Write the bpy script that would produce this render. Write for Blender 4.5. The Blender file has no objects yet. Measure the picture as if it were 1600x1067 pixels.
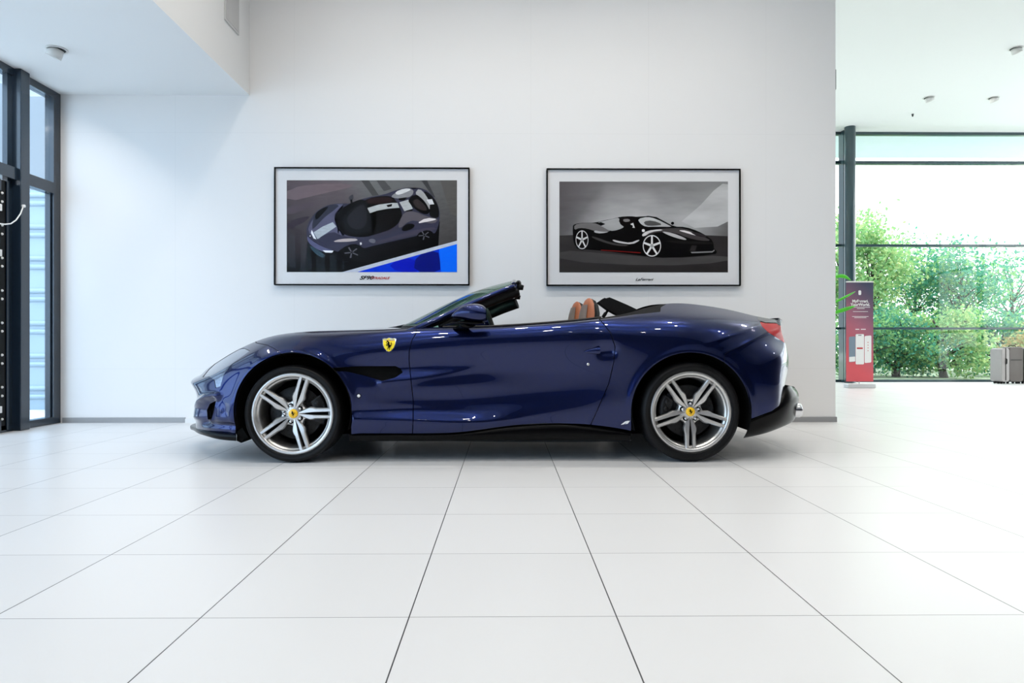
import bpy, bmesh, math, random
import numpy as np
from mathutils import Vector, Matrix
random.seed(7); rng = np.random.RandomState(7)
S = bpy.context.scene
COL = S.collection
PI = math.pi

# ------------------------------------------------------------------ camera, measured from the photograph
F = 1066.7; HOR = 539.5; CH = 0.785; YAW = 0.0103
cam_d = bpy.data.cameras.new('camera'); cam = bpy.data.objects.new('camera', cam_d); COL.objects.link(cam)
cam_d.sensor_width = 36; cam_d.lens = 36*F/1600; cam_d.clip_end = 400
cam_d.shift_y = (HOR-533.5)/1600
cam.location = (0, 0, CH); cam.rotation_euler = (PI/2, 0, -YAW)
S.camera = cam
SA, CA = math.sin(YAW), math.cos(YAW)
def w(px, py, Y):                                   # photo pixel at wall-parallel depth Y -> world point
    u = (px-800)/F; t = Y/(CA-u*SA)
    return Vector((t*(SA+u*CA), Y, CH+(HOR-py)/F*t))
def wx(px, py, X):                                  # the same on a plane of constant X
    u = (px-800)/F; t = X/(SA+u*CA)
    return Vector((X, t*(CA-u*SA), CH+(HOR-py)/F*t))
def proj(P):
    x, y, z = P[..., 0], P[..., 1], P[..., 2]
    d = x*SA+y*CA
    return 800+F*(x*CA-y*SA)/d, HOR-F*(z-CH)/d

S.view_settings.view_transform = 'Standard'; S.view_settings.look = 'None'
S.view_settings.gamma = 1; S.view_settings.use_curve_mapping = False
S.view_settings.exposure = 0.12
S.cycles.use_denoising = True
S.cycles.max_bounces = 9; S.cycles.diffuse_bounces = 5; S.cycles.glossy_bounces = 5
S.cycles.transparent_max_bounces = 12; S.cycles.transmission_bounces = 4
S.cycles.caustics_reflective = False; S.cycles.caustics_refractive = False
S.cycles.sample_clamp_indirect = 6

# ------------------------------------------------------------------ sky: overcast, brighter and whiter towards the right-hand side
W = bpy.data.worlds.new('sky'); S.world = W; W.use_nodes = True
nt = W.node_tree; nt.nodes.clear()
tc = nt.nodes.new('ShaderNodeTexCoord'); sep = nt.nodes.new('ShaderNodeSeparateXYZ')
nt.links.new(tc.outputs['Generated'], sep.inputs[0])
mr = nt.nodes.new('ShaderNodeMapRange'); mr.inputs[1].default_value = -0.55; mr.inputs[2].default_value = 0.35
nt.links.new(sep.outputs[0], mr.inputs[0])
cr = nt.nodes.new('ShaderNodeValToRGB')
cr.color_ramp.elements[0].color = (0.66, 0.78, 0.92, 1); cr.color_ramp.elements[1].color = (1.0, 0.99, 0.98, 1)
nt.links.new(mr.outputs[0], cr.inputs[0])
st = nt.nodes.new('ShaderNodeMapRange'); st.inputs[1].default_value = -0.5; st.inputs[2].default_value = 0.3
st.inputs[3].default_value = 0.95; st.inputs[4].default_value = 3.8
nt.links.new(sep.outputs[0], st.inputs[0])
up = nt.nodes.new('ShaderNodeMapRange'); up.inputs[1].default_value = 0.25; up.inputs[3].default_value = 1.0; up.inputs[4].default_value = 2.4   # overcast: brighter overhead
nt.links.new(sep.outputs[2], up.inputs[0]); mu = nt.nodes.new('ShaderNodeMath'); mu.operation = 'MULTIPLY'
nt.links.new(st.outputs[0], mu.inputs[0]); nt.links.new(up.outputs[0], mu.inputs[1])
# the open sky in front of the building (left, towards the camera side) is much brighter than the courtyard beyond
fy_ = nt.nodes.new('ShaderNodeMapRange'); fy_.inputs[1].default_value = 0.25; fy_.inputs[2].default_value = -0.45; fy_.inputs[3].default_value = 0.0; fy_.inputs[4].default_value = 3.9
nt.links.new(sep.outputs[1], fy_.inputs[0])
fx_ = nt.nodes.new('ShaderNodeMapRange'); fx_.inputs[1].default_value = 0.1; fx_.inputs[2].default_value = -0.4
nt.links.new(sep.outputs[0], fx_.inputs[0])
fm_ = nt.nodes.new('ShaderNodeMath'); fm_.operation = 'MULTIPLY_ADD'; nt.links.new(fy_.outputs[0], fm_.inputs[0]); nt.links.new(fx_.outputs[0], fm_.inputs[1]); nt.links.new(mu.outputs[0], fm_.inputs[2])
bg = nt.nodes.new('ShaderNodeBackground'); out = nt.nodes.new('ShaderNodeOutputWorld')
nt.links.new(cr.outputs[0], bg.inputs[0]); nt.links.new(fm_.outputs[0], bg.inputs[1]); nt.links.new(bg.outputs[0], out.inputs[0])

# room sizes
WY = 6.97                       # display wall
XL = w(97, 600, WY).x           # left end, window plane
XS = w(390, 150, WY).x          # edge of the lower ceiling
ZL = w(100, 148, WY).z          # lower ceiling
XR = w(1305.5, 600, WY).x       # right end of the display wall
GY = 14.56                      # glazed facade behind
ZH = CH+(HOR-205)/F*GY          # main ceiling
YB = -7.0; XE = 13.0

def area(name, loc, sx, sy, power, color=(1, 1, 1), rot=(0, 0, 0), portal=False, shape='RECTANGLE', spread=PI):
    d = bpy.data.lights.new(name, 'AREA'); d.shape = shape; d.size = sx
    if shape in ('RECTANGLE', 'ELLIPSE'): d.size_y = sy
    d.energy = power; d.color = color; d.spread = spread
    if portal: d.cycles.is_portal = True
    o = bpy.data.objects.new(name, d); COL.objects.link(o); o.location = loc; o.rotation_euler = rot
    return o
# portals only steer the sampling of the sky through the glazing
area('sky_portal', (XL-0.25, (WY+YB)/2+0.2, ZL/2), ZL, WY-YB, 1, rot=(0, -PI/2, 0), portal=True)
area('sky_portal', ((XE+XR)/2, GY+0.3, ZH/2), XE-XR+2, ZH, 1, rot=(-PI/2, 0, 0), portal=True)
area('sky_portal', (XE+0.3, (GY+8.5)/2, ZH/2), ZH, GY-8.5, 1, rot=(0, PI/2, 0), portal=True)

# ------------------------------------------------------------------ materials
def lin(c):
    c = c/255.0
    return c/12.92 if c <= 0.04045 else ((c+0.055)/1.055)**2.4
def rgb(r, g, b): return (lin(r), lin(g), lin(b), 1)
def mat(name, color, rough=0.5, metal=0.0, coat=0.0, coat_rough=0.03, noise=None, bump=None, emit=None, alpha=None, spec=0.5):
    m = bpy.data.materials.new(name); m.use_nodes = True
    n = m.node_tree; b = n.nodes['Principled BSDF']
    b.inputs['Base Color'].default_value = color; b.inputs['Roughness'].default_value = rough
    b.inputs['Metallic'].default_value = metal; b.inputs['Coat Weight'].default_value = coat
    b.inputs['Coat Roughness'].default_value = coat_rough; b.inputs['Specular IOR Level'].default_value = spec
    if noise:
        sc, amt = noise
        g = n.nodes.new('ShaderNodeNewGeometry'); t = n.nodes.new('ShaderNodeTexNoise'); t.inputs['Scale'].default_value = sc
        t.inputs['Detail'].default_value = 4
        n.links.new(g.outputs['Position'], t.inputs['Vector'])
        h = n.nodes.new('ShaderNodeMapRange'); h.inputs[3].default_value = 1-amt; h.inputs[4].default_value = 1+amt
        n.links.new(t.outputs['Fac'], h.inputs[0])
        mx = n.nodes.new('ShaderNodeVectorMath'); mx.operation = 'SCALE'; mx.inputs[0].default_value = color[:3]
        n.links.new(h.outputs[0], mx.inputs['Scale']); n.links.new(mx.outputs[0], b.inputs['Base Color'])
    if bump:
        sc, amt = bump
        g = n.nodes.new('ShaderNodeNewGeometry'); t = n.nodes.new('ShaderNodeTexNoise'); t.inputs['Scale'].default_value = sc
        n.links.new(g.outputs['Position'], t.inputs['Vector'])
        bp = n.nodes.new('ShaderNodeBump'); bp.inputs['Strength'].default_value = amt; bp.inputs['Distance'].default_value = 0.002
        n.links.new(t.outputs['Fac'], bp.inputs['Height']); n.links.new(bp.outputs[0], b.inputs['Normal'])
    if emit:
        b.inputs['Emission Color'].default_value = emit[0]; b.inputs['Emission Strength'].default_value = emit[1]
    return m
def glass(name, tint, f0=1.45, rough=0.0, haze=0.0, hazecol=(1, 1, 1, 1)):
    m = bpy.data.materials.new(name); m.use_nodes = True; n = m.node_tree; n.nodes.clear()
    o = n.nodes.new('ShaderNodeOutputMaterial'); t = n.nodes.new('ShaderNodeBsdfTransparent'); g = n.nodes.new('ShaderNodeBsdfGlossy')
    t.inputs[0].default_value = tint; g.inputs['Roughness'].default_value = rough
    fr = n.nodes.new('ShaderNodeFresnel'); ge = n.nodes.new('ShaderNodeNewGeometry')          # same reflectance on both faces of a thin pane
    io = n.nodes.new('ShaderNodeMapRange'); io.inputs[3].default_value = f0; io.inputs[4].default_value = 1/f0
    n.links.new(ge.outputs['Backfacing'], io.inputs[0]); n.links.new(io.outputs[0], fr.inputs[0])
    mx = n.nodes.new('ShaderNodeMixShader'); n.links.new(fr.outputs[0], mx.inputs[0]); n.links.new(t.outputs[0], mx.inputs[1]); n.links.new(g.outputs[0], mx.inputs[2])
    last = mx
    if haze:
        d = n.nodes.new('ShaderNodeBsdfDiffuse'); d.inputs[0].default_value = hazecol
        m2 = n.nodes.new('ShaderNodeMixShader'); m2.inputs[0].default_value = haze
        n.links.new(mx.outputs[0], m2.inputs[1]); n.links.new(d.outputs[0], m2.inputs[2]); last = m2
    n.links.new(last.outputs[0], o.inputs[0]); return m

M = {}
M['wall'] = mat('wall_paint', (0.86, 0.855, 0.85, 1), 0.55, bump=(60, 0.05))
M['ceiling'] = mat('ceiling_paint', (0.82, 0.83, 0.83, 1), 0.7, bump=(40, 0.05))
M['dimwall'] = mat('grey_wall', (0.18, 0.165, 0.20, 1), 0.7, noise=(2, .05))
M['base'] = mat('baseboard_grey', (0.36, 0.365, 0.375, 1), 0.35, metal=0.2, noise=(8, .06))
M['steel'] = mat('window_steel', (0.012, 0.022, 0.036, 1), 0.25, metal=0.0, coat=0.4, noise=(5, .1))
M['teal'] = mat('column_steel', (0.02, 0.05, 0.062, 1), 0.28, coat=0.6, noise=(5, .1))
M['paint'] = mat('blue_car_paint', (0.0034, 0.0108, 0.072, 1), 0.26, metal=0.9, coat=1.0, coat_rough=0.012, spec=0.3)
M['paint'].node_tree.nodes['Principled BSDF'].inputs['Coat IOR'].default_value = 1.42
M['blackgloss'] = mat('black_gloss', (0.0018, 0.0018, 0.002, 1), 0.22, spec=0.12, noise=(20, .1))
M['black'] = mat('black_trim', (0.006, 0.006, 0.0065, 1), 0.5, spec=0.2, noise=(50, .2))
M['liner'] = mat('black_liner', (0.004, 0.004, 0.004, 1), 0.9, noise=(50, .2), spec=0.1)
M['rubber'] = mat('tyre_rubber', (0.005, 0.005, 0.0055, 1), 0.5, spec=0.22, noise=(30, .15), bump=(90, .1))
M['rim'] = mat('silver_rim', (0.58, 0.57, 0.555, 1), 0.28, metal=0.8, coat=0.3, noise=(15, .03))
M['chrome'] = mat('chrome', (0.8, 0.8, 0.82, 1), 0.08, metal=1, noise=(9, .02))
M['disc'] = mat('brake_disc_carbon', (0.012, 0.012, 0.013, 1), 0.45, metal=0.3, spec=.3, noise=(120, .5))
M['caliper'] = mat('brake_caliper_black', (0.006, 0.006, 0.007, 1), 0.35, spec=.3, noise=(20, .1))
M['yellow'] = mat('badge_yellow', (0.95, 0.55, 0.005, 1), 0.35, coat=0.6, noise=(50, .03))
M['shieldyellow'] = mat('shield_yellow', (0.92, 0.70, 0.006, 1), 0.5, noise=(50, .03))
M['ink'] = mat('black_enamel', (0.003, 0.003, 0.003, 1), 0.8, spec=0.05, noise=(50, .1))
M['red'] = mat('red_enamel', (0.5, 0.01, 0.015, 1), 0.35, noise=(50, .05))
M['green'] = mat('green_enamel', (0.02, 0.25, 0.06, 1), 0.35, noise=(50, .05))
M['white'] = mat('white_enamel', (0.8, 0.8, 0.8, 1), 0.35, noise=(50, .02))
M['taillight'] = mat('red_lens', (0.40, 0.002, 0.006, 1), 0.12, coat=0.08, spec=0.15, noise=(12, .25))
M['leather'] = mat('tan_leather', (0.34, 0.10, 0.036, 1), 0.5, noise=(35, .12), bump=(200, .3))
M['perf'] = mat('perforated_leather', (0.20, 0.145, 0.12, 1), 0.6, noise=(300, .35))
M['cloth'] = mat('black_cloth', (0.013, 0.013, 0.0135, 1), 0.85, spec=0.15, noise=(80, .25), bump=(300, .3))
M['glass'] = glass('window_glass', (0.95, 0.985, 0.99, 1), 1.35, haze=0.0)
M['blueglass'] = glass('side_window_glass', (0.86, 0.94, 1.0, 1), 1.4)
M['carglass'] = glass('windshield_glass', (0.62, 0.80, 0.72, 1), 1.3)
M['posterglass'] = glass('poster_glass', (1, 1, 1, 1), 1.13)
M['lens'] = glass('headlight_lens', (0.8, 0.85, 0.9, 1), 1.55)
M['mirror'] = mat('mirror_glass', (0.75, 0.78, 0.8, 1), 0.02, metal=1, noise=(5, .01))
M['concrete'] = mat('outdoor_paving', (0.68, 0.68, 0.67, 1), 0.9, noise=(3, .15))
M['lampwhite'] = mat('lamp_white', (0.7, 0.7, 0.68, 1), 0.4, noise=(20, .03))
M['lampdark'] = mat('lamp_recess', (0.03, 0.035, 0.035, 1), 0.6, noise=(20, .1))
M['cladding'] = mat('ribbed_cladding', (0.25, 0.33, 0.39, 1), 0.3, coat=0.6, noise=(3, .05))
M['canopy'] = mat('canopy_soffit', (0.72, 0.82, 0.86, 1), 0.6, noise=(6, .04))

def floor_material():
    m = bpy.data.materials.new('white_floor_tiles'); m.use_nodes = True; n = m.node_tree; b = n.nodes['Principled BSDF']; L = n.links
    g = n.nodes.new('ShaderNodeNewGeometry'); s = n.nodes.new('ShaderNodeSeparateXYZ'); L.new(g.outputs['Position'], s.inputs[0])
    def math_(op, a, b_=None):
        k = n.nodes.new('ShaderNodeMath'); k.operation = op
        for i, v in enumerate((a, b_)):
            if v is None: continue
            if isinstance(v, (int, float)): k.inputs[i].default_value = v
            else: L.new(v, k.inputs[i])
        return k.outputs[0]
    ds, cells = [], []
    for o, off in ((s.outputs[0], 0.323), (s.outputs[1], 1.975)):
        t = math_('DIVIDE', math_('SUBTRACT', o, off), 0.6)
        cells.append(math_('FLOOR', t)); f = math_('FRACT', t)
        ds.append(math_('MINIMUM', f, math_('SUBTRACT', 1.0, f)))
    # joints: the ones running away from the camera are open and dark, the cross joints are tight
    jx = math_('LESS_THAN', ds[0], 0.0019/0.6); jy = math_('LESS_THAN', ds[1], 0.0016/0.6)
    j = math_('MAXIMUM', math_('MULTIPLY', jx, 0.97), math_('MULTIPLY', jy, 0.75))
    cx = n.nodes.new('ShaderNodeCombineXYZ'); L.new(cells[0], cx.inputs[0]); L.new(cells[1], cx.inputs[1])
    wn = n.nodes.new('ShaderNodeTexWhiteNoise'); L.new(cx.outputs[0], wn.inputs['Vector'])
    r = n.nodes.new('ShaderNodeMapRange'); r.inputs[3].default_value = 0.665; r.inputs[4].default_value = 0.695; L.new(wn.outputs['Value'], r.inputs[0])
    # rare small specks of dirt
    nz = n.nodes.new('ShaderNodeTexNoise'); nz.inputs['Scale'].default_value = 14; L.new(g.outputs['Position'], nz.inputs['Vector'])
    sp = math_('MULTIPLY', math_('GREATER_THAN', nz.outputs['Fac'], 0.80), 0.5)
    fac = math_('MAXIMUM', j, sp)
    c = n.nodes.new('ShaderNodeCombineColor')
    for i in range(3): L.new(r.outputs[0], c.inputs[i])
    mx = n.nodes.new('ShaderNodeMix'); mx.data_type = 'RGBA'; mx.inputs['B'].default_value = (0.03, 0.03, 0.033, 1)
    L.new(fac, mx.inputs['Factor']); L.new(c.outputs[0], mx.inputs['A']); L.new(mx.outputs['Result'], b.inputs['Base Color'])
    b.inputs['Roughness'].default_value = 0.32; b.inputs['Specular IOR Level'].default_value = 0.45
    return m
M['floor'] = floor_material()
def wall_seams():
    # painted boards: hairline joints between them
    m = M['wall']; n = m.node_tree; b = n.nodes['Principled BSDF']; L = n.links
    g = n.nodes.new('ShaderNodeNewGeometry'); s = n.nodes.new('ShaderNodeSeparateXYZ'); L.new(g.outputs['Position'], s.inputs[0])
    fs = []
    for o, off, step in ((s.outputs[0], w(645, 0, WY).x, 1.205), (s.outputs[2], w(0, 206, WY).z, 2.4)):
        a = n.nodes.new('ShaderNodeMath'); a.operation = 'SUBTRACT'; L.new(o, a.inputs[0]); a.inputs[1].default_value = off
        q = n.nodes.new('ShaderNodeMath'); q.operation = 'PINGPONG'; L.new(a.outputs[0], q.inputs[0]); q.inputs[1].default_value = step/2
        l = n.nodes.new('ShaderNodeMath'); l.operation = 'LESS_THAN'; L.new(q.outputs[0], l.inputs[0]); l.inputs[1].default_value = 0.0012
        fs.append(l.outputs[0])
    k = n.nodes.new('ShaderNodeMath'); k.operation = 'MAXIMUM'; L.new(fs[0], k.inputs[0]); L.new(fs[1], k.inputs[1])
    mx = n.nodes.new('ShaderNodeMix'); mx.data_type = 'RGBA'; L.new(k.outputs[0], mx.inputs['Factor'])
    mx.inputs['A'].default_value = (0.86, 0.855, 0.85, 1); mx.inputs['B'].default_value = (0.79, 0.785, 0.78, 1)
    L.new(mx.outputs['Result'], b.inputs['Base Color'])
wall_seams()

# ------------------------------------------------------------------ helpers
def obj(name, data, parent=None, mats=None):
    o = bpy.data.objects.new(name, data); COL.objects.link(o)
    if mats:
        for m in mats: data.materials.append(m)
    if parent: o.parent = parent
    return o
def empty(name, loc=(0, 0, 0)):
    o = bpy.data.objects.new(name, None); COL.objects.link(o); o.location = loc; o.empty_display_size = .1
    return o
def tag(o, label=None, cat=None, group=None, kind=None):
    if label: o['label'] = label
    if cat: o['category'] = cat
    if group: o['group'] = group
    if kind: o['kind'] = kind
    return o
class MB:
    """collects shapes (world coordinates) and links them as one mesh object"""
    def __init__(s): s.v = []; s.f = []; s.mi = []; s.sm = []
    def add(s, vs, fs, mi=0, smooth=False):
        b = len(s.v); s.v += [tuple(p) for p in vs]
        for f in fs: s.f.append(tuple(b+i for i in f)); s.mi.append(mi); s.sm.append(smooth)
        return s
    def box(s, lo, hi, mi=0):
        x0, y0, z0 = lo; x1, y1, z1 = hi
        return s.add([(x0,y0,z0),(x1,y0,z0),(x1,y1,z0),(x0,y1,z0),(x0,y0,z1),(x1,y0,z1),(x1,y1,z1),(x0,y1,z1)],
              [(0,3,2,1),(4,5,6,7),(0,1,5,4),(1,2,6,5),(2,3,7,6),(3,0,4,7)], mi)
    def prism(s, pts, Y0, Y1, mi=0):              # polygon of (x, z) between two depths
        n = len(pts); vs = [(x, Y0, z) for x, z in pts]+[(x, Y1, z) for x, z in pts]
        return s.add(vs, [tuple(range(n)), tuple(range(2*n-1, n-1, -1))]+[(i, i+n, (i+1) % n+n, (i+1) % n) for i in range(n)], mi)
    def grid(s, P, mi=0, smooth=True, flip=False):
        a, b = len(P), len(P[0]); vs = [p for r in P for p in r]; fs = []
        for i in range(a-1):
            for j in range(b-1):
                q = (i*b+j, (i+1)*b+j, (i+1)*b+j+1, i*b+j+1); fs.append(q[::-1] if flip else q)
        return s.add(vs, fs, mi, smooth)
    def lathe(s, prof, seg, cx, cz, mi=0, axis_y=True, a0=0, a1=2*PI, smooth=True):   # prof: (radius, y)
        rows = []
        for i in range(seg+1):
            a = a0+(a1-a0)*i/seg
            rows.append([(cx+r*math.cos(a), y, cz+r*math.sin(a)) for r, y in prof])
        return s.grid(rows, mi, smooth)
    def tube(s, pts, r, n=10, mi=0, cap=True):
        pts = [Vector(p) for p in pts]; rs = r if isinstance(r, (list, tuple)) else [r]*len(pts); rows = []
        for i, p in enumerate(pts):
            t = (pts[min(i+1, len(pts)-1)]-pts[max(i-1, 0)]).normalized()
            up = Vector((0, 0, 1)) if abs(t.z) < .95 else Vector((1, 0, 0))
            a = t.cross(up).normalized(); b = t.cross(a)
            rr = rs[i]; ra, rb = rr if isinstance(rr, tuple) else (rr, rr)
            rows.append([p+a*ra*math.cos(2*PI*k/n)+b*rb*math.sin(2*PI*k/n) for k in range(n+1)])
        s.grid(rows, mi, True)
        if cap:
            s.add(rows[0][:-1], [tuple(range(n))], mi); s.add(rows[-1][:-1], [tuple(range(n))], mi)
        return s
    def build(s, name, mats, parent=None, bevel=0, merge=True, origin=None):
        me = bpy.data.meshes.new(name); o0 = Vector(origin) if origin is not None else Vector((0, 0, 0))
        if parent is not None and origin is None: o0 = Vector((0, 0, 0))
        base = world_loc(parent) if parent is not None else Vector((0, 0, 0))
        me.from_pydata([tuple(Vector(v)-o0-(base if origin is None else Vector((0,0,0)))) for v in s.v], [], s.f)
        for p, mi, sm in zip(me.polygons, s.mi, s.sm): p.material_index = mi; p.use_smooth = sm
        if not isinstance(mats, (list, tuple)): mats = [mats]
        bm = bmesh.new(); bm.from_mesh(me)
        if merge: bmesh.ops.remove_doubles(bm, verts=bm.verts, dist=1e-5)
        bmesh.ops.recalc_face_normals(bm, faces=bm.faces)
        bm.to_mesh(me); bm.free()
        o = obj(name, me, parent, mats)
        if origin is not None: o.location = o0-base
        if bevel:
            b = o.modifiers.new('bevel', 'BEVEL'); b.width = bevel; b.segments = 2; b.limit_method = 'ANGLE'
        return o
def world_loc(o):
    p = Vector((0, 0, 0))
    while o is not None: p += o.location; o = o.parent
    return p
def struct(o): o['kind'] = 'structure'; return o

# ------------------------------------------------------------------ the room
m = MB(); m.add([(XL-8, YB, 0), (XE, YB, 0), (XE, GY+.05, 0), (XL-8, GY+.05, 0)], [(0, 1, 2, 3)])
m = MB().box((XL-.12, YB-.2, -.1), (XE+.2, GY+.1, 0)); struct(m.build('floor', M['floor']))
struct(MB().box((XL-.1, WY, 0), (XR, WY+.22, ZH+.02)).build('wall_back', M['wall']))
struct(MB().box((XL-.4, YB-.3, 0), (XE+.4, YB, ZH+.1)).build('wall_front', M['dimwall']))
struct(MB().box((XL-.4, YB-.2, ZL), (XS, WY+.05, ZH+.3)).build('ceiling_lower', M['ceiling']))
struct(MB().box((XS-.1, YB-.2, ZH), (XE+.3, GY+.15, ZH+.3)).build('ceiling', M['ceiling']))
zb = 0.052
struct(MB().box((XL+.01, WY-.012, 0), (w(290, 0, WY).x, WY-.001, zb)).build('baseboard_left', M['base']))
struct(MB().box((w(290, 0, WY).x, WY-.012, 0), (w(480, 0, WY).x, WY-.001, zb*.8)).build('baseboard_middle', M['ceiling']))
struct(MB().box((w(480, 0, WY).x, WY-.012, 0), (XR, WY-.001, zb)).build('baseboard_back', M['base']))
struct(MB().box((XR-.002, WY-.012, 0), (XR+.01, WY+.22, zb)).build('baseboard_right', M['base']))

# left-hand glazing (plane x = XL) -------------------------------------------------
SI = M['steel']
y_m0 = wx(30, 500, XL).y; y_m1 = wx(47, 500, XL+.05).y; YJ = wx(84, 500, XL-.012).y
zt0, zt1 = 2.30, 2.41
fr = MB()
fr.box((XL-.10, YJ, 0), (XL-.012, WY-.005, ZL))                     # jamb at the corner
fr.box((XL-.10, y_m1, 0), (XL-.012, YJ, .07)); fr.box((XL-.10, y_m1, ZL-.07), (XL-.012, YJ, ZL))
fr.box((XL-.10, y_m1, zt0), (XL-.012, YJ, zt1))
fr.box((XL-.075, YJ-.02, .07), (XL-.035, YJ, zt0))
o = struct(fr.build('window_1', SI))
MB().box((XL-.06, y_m1-.01, .07), (XL-.052, YJ-.02, zt0)).build('lower_pane', M['blueglass'], o)
MB().box((XL-.06, y_m1-.01, zt1), (XL-.052, YJ, ZL-.07)).build('upper_pane', M['blueglass'], o)
# big box mullion
struct(MB().box((XL-.10, y_m0-.05, 0), (XL+.05, y_m1, ZL)).build('trim_1', SI, bevel=.006))
struct(MB().box((XL-.10, YB, ZL-.07), (XL-.012, y_m0-.05, ZL)).build('trim_2', SI))
struct(MB().box((XL-.10, YB, zt0), (XL+.02, y_m0-.05, zt1)).build('trim_3', SI))
# further bays towards and past the camera
bay = 1.25; yy = y_m0-.05; k = 2
while yy-bay > YB:
    f = MB(); y1 = yy; y0 = yy-bay
    f.box((XL-.09, y0, 0), (XL-.0, y0+.08, ZL)); f.box((XL-.08, y0+.08, 0), (XL-.02, y1, .06))
    f.box((XL-.075, y1-.06, .06), (XL-.03, y1, ZL-.07))
    o = struct(f.build('window_%d' % k, SI))
    g0 = .06 if k > 2 else .9
    if k > 2: MB().box((XL-.055, y0+.08, .06), (XL-.05, y1-.06, zt0)).build('lower_pane', M['blueglass'], o)
    MB().box((XL-.055, y0+.08, zt1), (XL-.05, y1-.06, ZL-.07)).build('upper_pane', M['blueglass'], o)
    yy = y0; k += 1
# glazed door leaf in the first of those bays, with its row of round bolts
y1 = y_m0-.05-.06; dy0 = y_m0-.05-bay+.09
d = MB(); d.box((XL-.05, y1-.03, .02), (XL-.01, y1-.002, zt0-.03)); d.box((XL-.05, y1-.13, .02), (XL-.02, y1-.03, zt0-.03), 1)
d.box((XL-.05, dy0, .02), (XL-.01, dy0+.1, zt0-.03)); d.box((XL-.05, dy0, .02), (XL-.01, y1-.1, .12)); d.box((XL-.05, dy0, zt0-.13), (XL-.01, y1-.1, zt0-.03))
door = struct(d.build('door_1', [SI, M['blackgloss']]))
MB().box((XL-.04, dy0+.1, .12), (XL-.034, y1-.13, zt0-.13)).build('door_pane', M['blueglass'], door)
zs = []
for py in (301.5, 315, 352, 365.6, 403, 416, 454, 467, 504.5, 517.5, 554.6, 568, 605, 618.6, 655):
    p = wx(6.5, py, XL)
    h = MB(); rr = .012
    rows = [[(XL-.02+rr*math.cos(a)*1.1, p.y+rr*math.sin(a)*math.cos(b), p.z+rr*math.sin(a)*math.sin(b)) for b in np.linspace(0, 2*PI, 13)] for a in np.linspace(0, PI/2, 6)]
    h.grid(rows); h.build('bolt', M['lampwhite'], door)
for py in (324, 395, 640):
    p = wx(3, py, XL); MB().box((XL-.03, p.y-.012, p.z-.03), (XL-.005, p.y+.012, p.z+.03)).build('hinge', M['lampwhite'], door, bevel=.003)
pts = []
for (px, py) in ((-8, 345), (0, 349.5), (8, 350.5), (17, 349.5), (25, 344), (32, 334), (35.5, 325), (35.8, 322)):
    pts.append(wx(px, py, XL+.07) if px < 34 else wx(px, py, XL+.062))
cb = MB().tube(pts, .0055, 8)
p = wx(35.8, 322, XL+.055); cb.tube([(XL+.05, p.y, p.z), (XL+.072, p.y, p.z)], .014, 10)
tag(cb.build('cable', M['white']), 'thin white cable looping from the dark window post to the door', 'cable')

# ribbed cladding of the neighbouring wing outside on the left
YR = 8.6
rb = MB(); xr0, xr1 = XL-9, XL-.35; ztop = w(65, 297, YR).z
rb.box((xr0, YR, -.1), (xr1, YR+.15, ztop))
pys = []
for base in (311.5, 361, 410.5, 461, 511.5, 562.5, 613, 662):
    for dd in (-6.5, 6.5): pys.append(base+dd)
for py in pys:
    z = w(65, py, YR).z
    rows = [[(x, YR-.035*math.sin(a), z+.036*math.cos(a)) for a in np.linspace(0, PI, 9)] for x in (xr0, xr1)]
    rb.grid(rows)
tag(rb.build('ribbed_facade', M['cladding']), 'pale blue ribbed metal facade outside behind the left window', 'facade')
struct(MB().box((-60, -40, -.35), (XL-.15, 60, -.02)).build('ground_left', M['concrete']))

# air vent high on the bulkhead
va, vb = wx(350, 26, XS), wx(372, 46, XS)
v = MB(); v.box((XS-.0, va.y, 3.80), (XS+.012, vb.y, 4.75)); 
v.box((XS+.012, va.y+.02, 3.82), (XS+.016, vb.y-.02, 4.73), 1)
tag(v.build('air_vent', [mat('vent_grey', (.62, .62, .62, 1), .5, noise=(10, .03)), mat('vent_face', (.55, .55, .55, 1), .6, noise=(10, .03))]), 'flat grey air vent panel high on the white bulkhead', 'vent')

# ------------------------------------------------------------------ far hall on the right: glazed facade, column, canopy, trees
TE = M['teal']
f = MB()
for py, hh in ((597, .05), (513, .045), (383, .05), (253, .065)):
    z = CH+(HOR-py)/F*GY; f.box((-3, GY-.05, max(0, z-hh/2)), (XE, GY+.06, max(0, z-hh/2)+hh))
f.box((-3, GY-.03, ZH-.06), (XE, GY+.06, ZH))
xm0, xm1 = w(1312, 0, GY).x, w(1318.5, 0, GY).x
f.box((xm0, GY-.16, 0), (xm1, GY+.05, ZH))
o = struct(f.build('window_20', TE))
zq = [CH+(HOR-py)/F*GY for py in (597, 513, 383, 253)]+[ZH]
xs = [-3, xm0, (xm1+XE)/2+1.9, XE]
for i in range(4): MB().box((-3, GY, zq[i]+.02), (XE, GY+.012, zq[i+1]-.02)).build('pane', M['glass'], o)
f = MB()
for z in (0.02, zq[1], zq[2], zq[3], ZH-.06): f.box((XE, 8.5, z), (XE+.08, GY, z+.06))
for y in np.arange(8.5, GY, 2.0): f.box((XE-.04, y, 0), (XE+.1, y+.08, ZH))
o = struct(f.build('window_21', TE)); MB().box((XE+.03, 8.5, .08), (XE+.04, GY, ZH-.06)).build('pane', M['glass'], o)
cx = (w(1320, 0, GY-.35).x+w(1336, 0, GY-.35).x)/2; cr_ = (w(1336, 0, GY-.35).x-w(1320, 0, GY-.35).x)/2
c = MB(); rows = [[(cx+cr_*math.cos(a), GY-.35+cr_*math.sin(a), z) for a in np.linspace(0, 2*PI, 41)] for z in (0, ZH)]
c.grid(rows); struct(c.build('pillar', TE))
struct(MB().box((XE, YB, 0), (XE+.2, 8.5, ZH+.05)).build('wall_right', M['dimwall']))
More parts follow.
